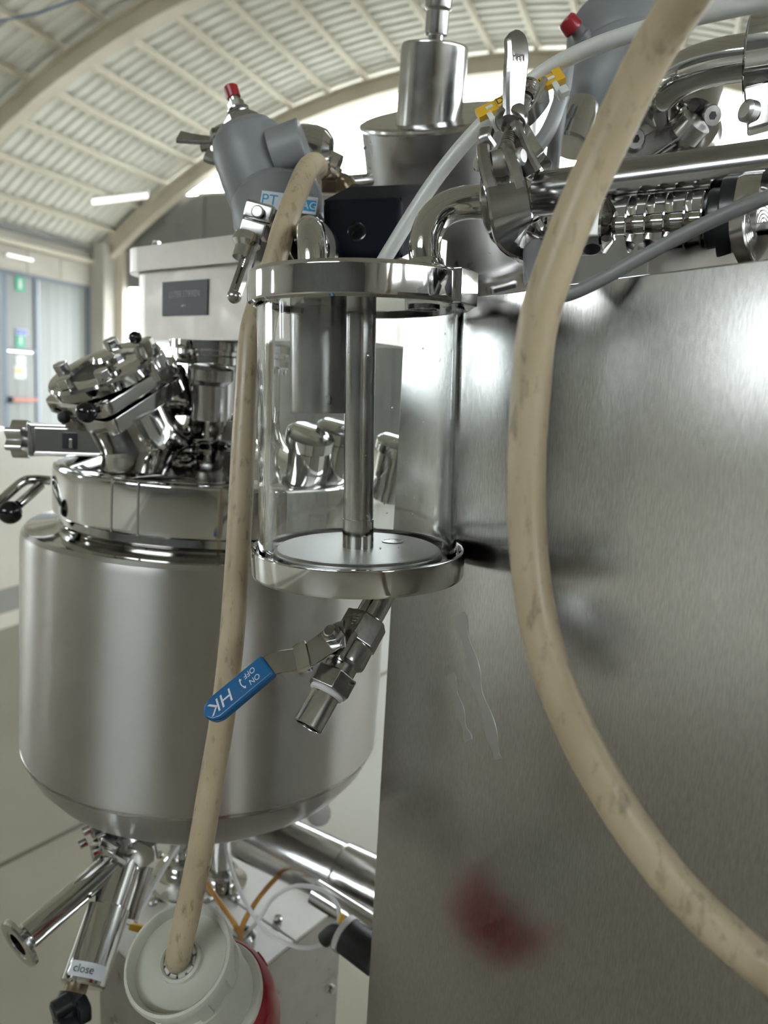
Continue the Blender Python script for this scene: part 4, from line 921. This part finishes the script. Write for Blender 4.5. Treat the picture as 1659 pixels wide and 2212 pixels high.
MB().tube([CF @ V((0, 0, CL + .045)), CF @ V((0, 0, CL + .09)), CF @ V((.01, 0, CL + .16))], .0085, 16, 4).obj('blue_cable', M_['blue'], cy)

bx = thing('black_box', 'black plastic motor terminal box with round hole above the cap', 'box', P(785, 540, .72))
BN = IM(-.06, .18, .98).normalized(); BXF = F(P(784, 492, .70), BN, IM(1, -.02, 0))
qk = .70 / FPX
MB().box(BXF @ T(0, 0, -.009), 172*qk, 128*qk, .020, .0075, 4).obj('front_face', M_['blackbox'], bx)
ov = BXF
def fr(Mx, w0, h0, w1, h1, z0, z1, dx=0, dy=0):
    vs = [Mx @ V(p) for p in ((-w0/2, -h0/2, z0), (w0/2, -h0/2, z0), (w0/2, h0/2, z0), (-w0/2, h0/2, z0), (-w1/2+dx, -h1/2+dy, z1), (w1/2+dx, -h1/2+dy, z1), (w1/2+dx, h1/2+dy, z1), (-w1/2+dx, h1/2+dy, z1))]
    return MB().add(vs, [(0, 3, 2, 1), (4, 5, 6, 7), (0, 1, 5, 4), (1, 2, 6, 5), (2, 3, 7, 6), (3, 0, 4, 7)])
fr(BXF, 168*qk, 124*qk, 190*qk, 120*qk, -.006, -.044, 58*qk, 48*qk).obj('housing', M_['blackbox'], bx)
MB().lathe(BXF @ T(-13*qk, -8*qk, .001), [(.0, .0), (.0058, .0), (.0078, .0002), (.0085, .0006), (.0085, .0), (.0, -.0005)], 32, caps=False).obj('hole', M_['knob'], bx)

# ================================================================ second actuator and valve group, upper right
AO2 = P(1338, 28, .80)
g2, G2 = actuator('pneumatic_actuator', 'large grey pneumatic actuator with red button behind the cable, upper right', AO2, IM(.02, 1, .18).normalized(), .056, .115, RT)
MB().lathe(F(P(1262, 86, .765), IM(-.72, -.62, .3)), [(.011, -.012), (.0105, .004), (.008, .006), (.0065, .013)], 24).obj('button_stem', M_['gray'], g2)
MB().lathe(F(P(1247, 73, .758), IM(-.72, -.62, .3)), [(.0, .004), (.0088, .004), (.0098, .006), (.0092, .0155), (.0075, .018), (.0, .018)], 32, caps=False).obj('red_button', M_['red'], g2)
MB().lathe(F(P(1300, 225, .77), IM(-.45, .85, .1)), [(.045, -.02), (.038, .004), (.022, .022), (.018, .028)], 48).obj('lower_cone', M_['gray'], g2)
MB().lathe(F(P(1256, 250, .76), IM(-.35, .92, .1), RT), [(.019, -.01), (.0195, .018), (.022, .020), (.022, .034), (.019, .036)], 40).obj('coupling', M_['chrome'], g2)
for nm, pts, lab in (('air_tube', [P(1225, 130, .72), P(1215, 200, .72), P(1190, 270, .72), P(1160, 320, .72)], 'grey flexible air tube curving down behind the clamp'), ('air_tube', [P(1212, 190, .74), P(1206, 260, .74), P(1196, 330, .74), P(1192, 380, .74)], 'grey flexible air tube hanging straight behind the clamp')):
    tag(MB().tube(pts, .0072, 16, 8).obj(nm, M_['graycable']), lab, 'tube')
vb = thing('cast_valve', 'polished cast valve body with socket screws behind the cable', 'valve', P(1440, 310, .66))
VO = P(1448, 262, .66); VM = F(VO, IM(-.2, -.35, .9), IM(1, -.3, 0))
MB().lathe(VM, [(.044, -.05), (.044, -.012), (.040, -.004), (.030, 0), (.0, .001)], 56, caps=False).obj('housing', M_['darksteel'], vb)
MB().lathe(VM @ T(.0, .010, 0), [(.018, 0), (.0235, .001), (.0235, .004), (.018, .006), (.018, 0)], 40, caps=False).obj('port_ring', M_['chrome'], vb)
MB().box(F(P(1385, 300, .645), IM(-.2, .1, 1), IM(1, -.62, 0)), .052, .030, .016, .003).obj('flange_bar', M_['steel'], vb)
MB().box(F(P(1392, 325, .640), IM(-.2, .1, 1), IM(1, -.62, 0)), .060, .018, .012, .002).obj('lower_bar', M_['darksteel'], vb)
for x, y in ((1372, 300), (1538, 250)):
    SMx = F(P(x, y, .630), IM(.15, .35, .9), RT)
    h_ = MB().lathe(SMx, [(.0085, -.018), (.0085, 0), (.0075, .0012), (.0, .0012)], 24, caps=False).obj('socket_screw', M_['darksteel'], vb)
    MB().hexa(SMx @ T(0, 0, .0009), .0034, .0006, 0).obj('socket', M_['black'], h_)
MB().tube([P(1478, 292, .63), P(1505, 262, .62)], .0135, 20, 1).obj('boss', M_['steel'], vb)
MB().tube([P(1500, 250, .645), P(1520, 190, .66)], .016, 20, 1).obj('rib', M_['darksteel'], vb)
el2 = thing('discharge_elbow', 'polished pipe elbow curving out to the upper right edge', 'pipe', P(1440, 210, .60))
MB().tube([P(1436, 248, .64), P(1428, 214, .615), P(1434, 192, .60), P(1460, 168, .588), P(1505, 147, .576), P(1560, 132, .565), P(1625, 122, .555), P(1720, 108, .54), P(2300, 15, .47)], .0158, 32, 8).obj('tube', M_['chrome'], el2)
MB().lathe(F(P(1437, 240, .634), IM(-.05, .75, -.6)), [(.016, -.006), (.019, -.002), (.019, .004), (.016, .008)], 40).obj('weld_ring', M_['chrome'], el2)
ec = thing('edge_clamp', 'polished pipe clamp cut by the right edge at top', 'clamp', P(1640, 140, .55))
e0 = P(1640, 120, .552); EDm = F(e0, (P(1720, 108, .54) - P(1560, 132, .565)), HZ)
MB().lathe(EDm, [(.0180, -.008), (.030, -.006), (.0325, -.004), (.0325, .022), (.030, .024), (.018, .026)], 56).obj('band', M_['chrome'], ec)
MB().box(F(P(1640, 235, .545), IM(-.4, .1, .9), IM(.1, 1, 0)), .030, .018, .016, .002).obj('hinge_block', M_['steel'], ec)
MB().lathe(F(P(1616, 240, .54), IM(-1, 0, .4)), [(.0075, -.004), (.0075, .002), (.005, .004), (.0, .004)], 24, caps=False).obj('pin_head', M_['dullsteel'], ec)

# ================================================================ finned shaft above the panel
f0, f1 = P(1225, 494, .52), P(1720, 462, .455)
FD = (f1 - f0).normalized(); FFm = F(f0, FD, HZ)
def fx(x): # distance along the shaft for a photo column
    lo, hi = 0.0, .4
    for _ in range(40):
        m = (lo + hi) / 2; v = f0 + FD * m - CAM
        if CX + FPX * v.dot(RT) / v.dot(FW) < x: lo = m
        else: hi = m
    return lo
fs_ = thing('finned_shaft', 'horizontal steel shaft with round fins, hex coupling and spiral turned disc', 'shaft', f0)
MB().lathe(FFm, [(.0060, 0), (.0060, fx(1545))], 28).obj('shaft', M_['chrome'], fs_)
MB().hexa(FFm @ T(0, 0, fx(1245)), .0185, fx(1308) - fx(1245), .0015).obj('hex_coupling', M_['aluwhite'], fs_)
MB().lathe(F(P(1278, 537, .50), IM(-.1, 1, .35)), [(.0, 0), (.005, 0), (.0055, .0006), (.0, .0007)], 20, caps=False).obj('set_screw', M_['black'], fs_)
MB().lathe(FFm, [(.0170, fx(1306)), (.0172, fx(1312)), (.0110, fx(1326)), (.0078, fx(1332))], 48).obj('flare', M_['chrome'], fs_)
for x in (1362, 1402, 1442, 1484, 1520):
    z = fx(x); MB().lathe(FFm, [(.0058, z - .0010), (.0170, z - .0004), (.0176, z), (.0176, z + .0008), (.0115, z + .0014), (.0058, z + .0020)], 48).obj('fin', M_['chrome'], fs_)
MB().lathe(FFm, [(.0170, fx(1530)), (.0180, fx(1536)), (.0180, fx(1556)), (.0235, fx(1558)), (.0240, fx(1562)), (.0240, fx(1600))], 48).obj('black_collar', M_['black'], fs_)
zd = fx(1602)
pr_ = [(.0240, zd - .003), (.0250, zd), (.0250, zd + .010)]
MB().lathe(FFm, pr_, 56).obj('disc_rim', M_['steel'], fs_)
sp = F(P(1648, 490, .458), IM(.62, .05, .78), RT)
dsk = MB().lathe(sp, [(.0, 0.0008), (.0240, 0.0008), (.0250, 0), (.0250, -.008), (.0, -.008)], 56, caps=False).obj('turned_disc', M_['steel'], fs_)
for k in range(1, 11):
    MB().lathe(sp, [(.0022 * k, .0008), (.0022 * k + .0005, .0013), (.0022 * k + .0011, .0008)], 48, caps=False).obj('turning_ridge', M_['chrome'], dsk)
# grey sensor cable along the panel top
gc = MB().tube([P(1150, 585, .49), P(1160, 625, .482), P(1190, 640, .474), P(1240, 632, .468), P(1310, 598, .458), P(1400, 548, .447), P(1490, 500, .435), P(1580, 458, .424), P(1720, 405, .41), P(2000, 330, .39), P(2500, 260, .38)], .0042, 16, 8).obj('sensor_cable', M_['graycable'])
tag(gc, 'thin grey sensor cable running along the panel top edge', 'cable')
gk = thing('cable_socket', 'rounded grey cable socket half hidden behind the thick cable', 'socket', P(1150, 590, .505))
MB().tube([P(1160, 540, .53), P(1158, 575, .52), P(1160, 618, .505)], lambda t: .0088 * (1 if t < .85 else .82), 24, 6).obj('socket_body', M_['gray'], gk)
MB().lathe(F(P(1160, 545, .53), IM(0, 1, 0)), [(.0090, -.004), (.0096, 0), (.0096, .005), (.0090, .007)], 24).obj('socket_ring', M_['graycable'], gk)
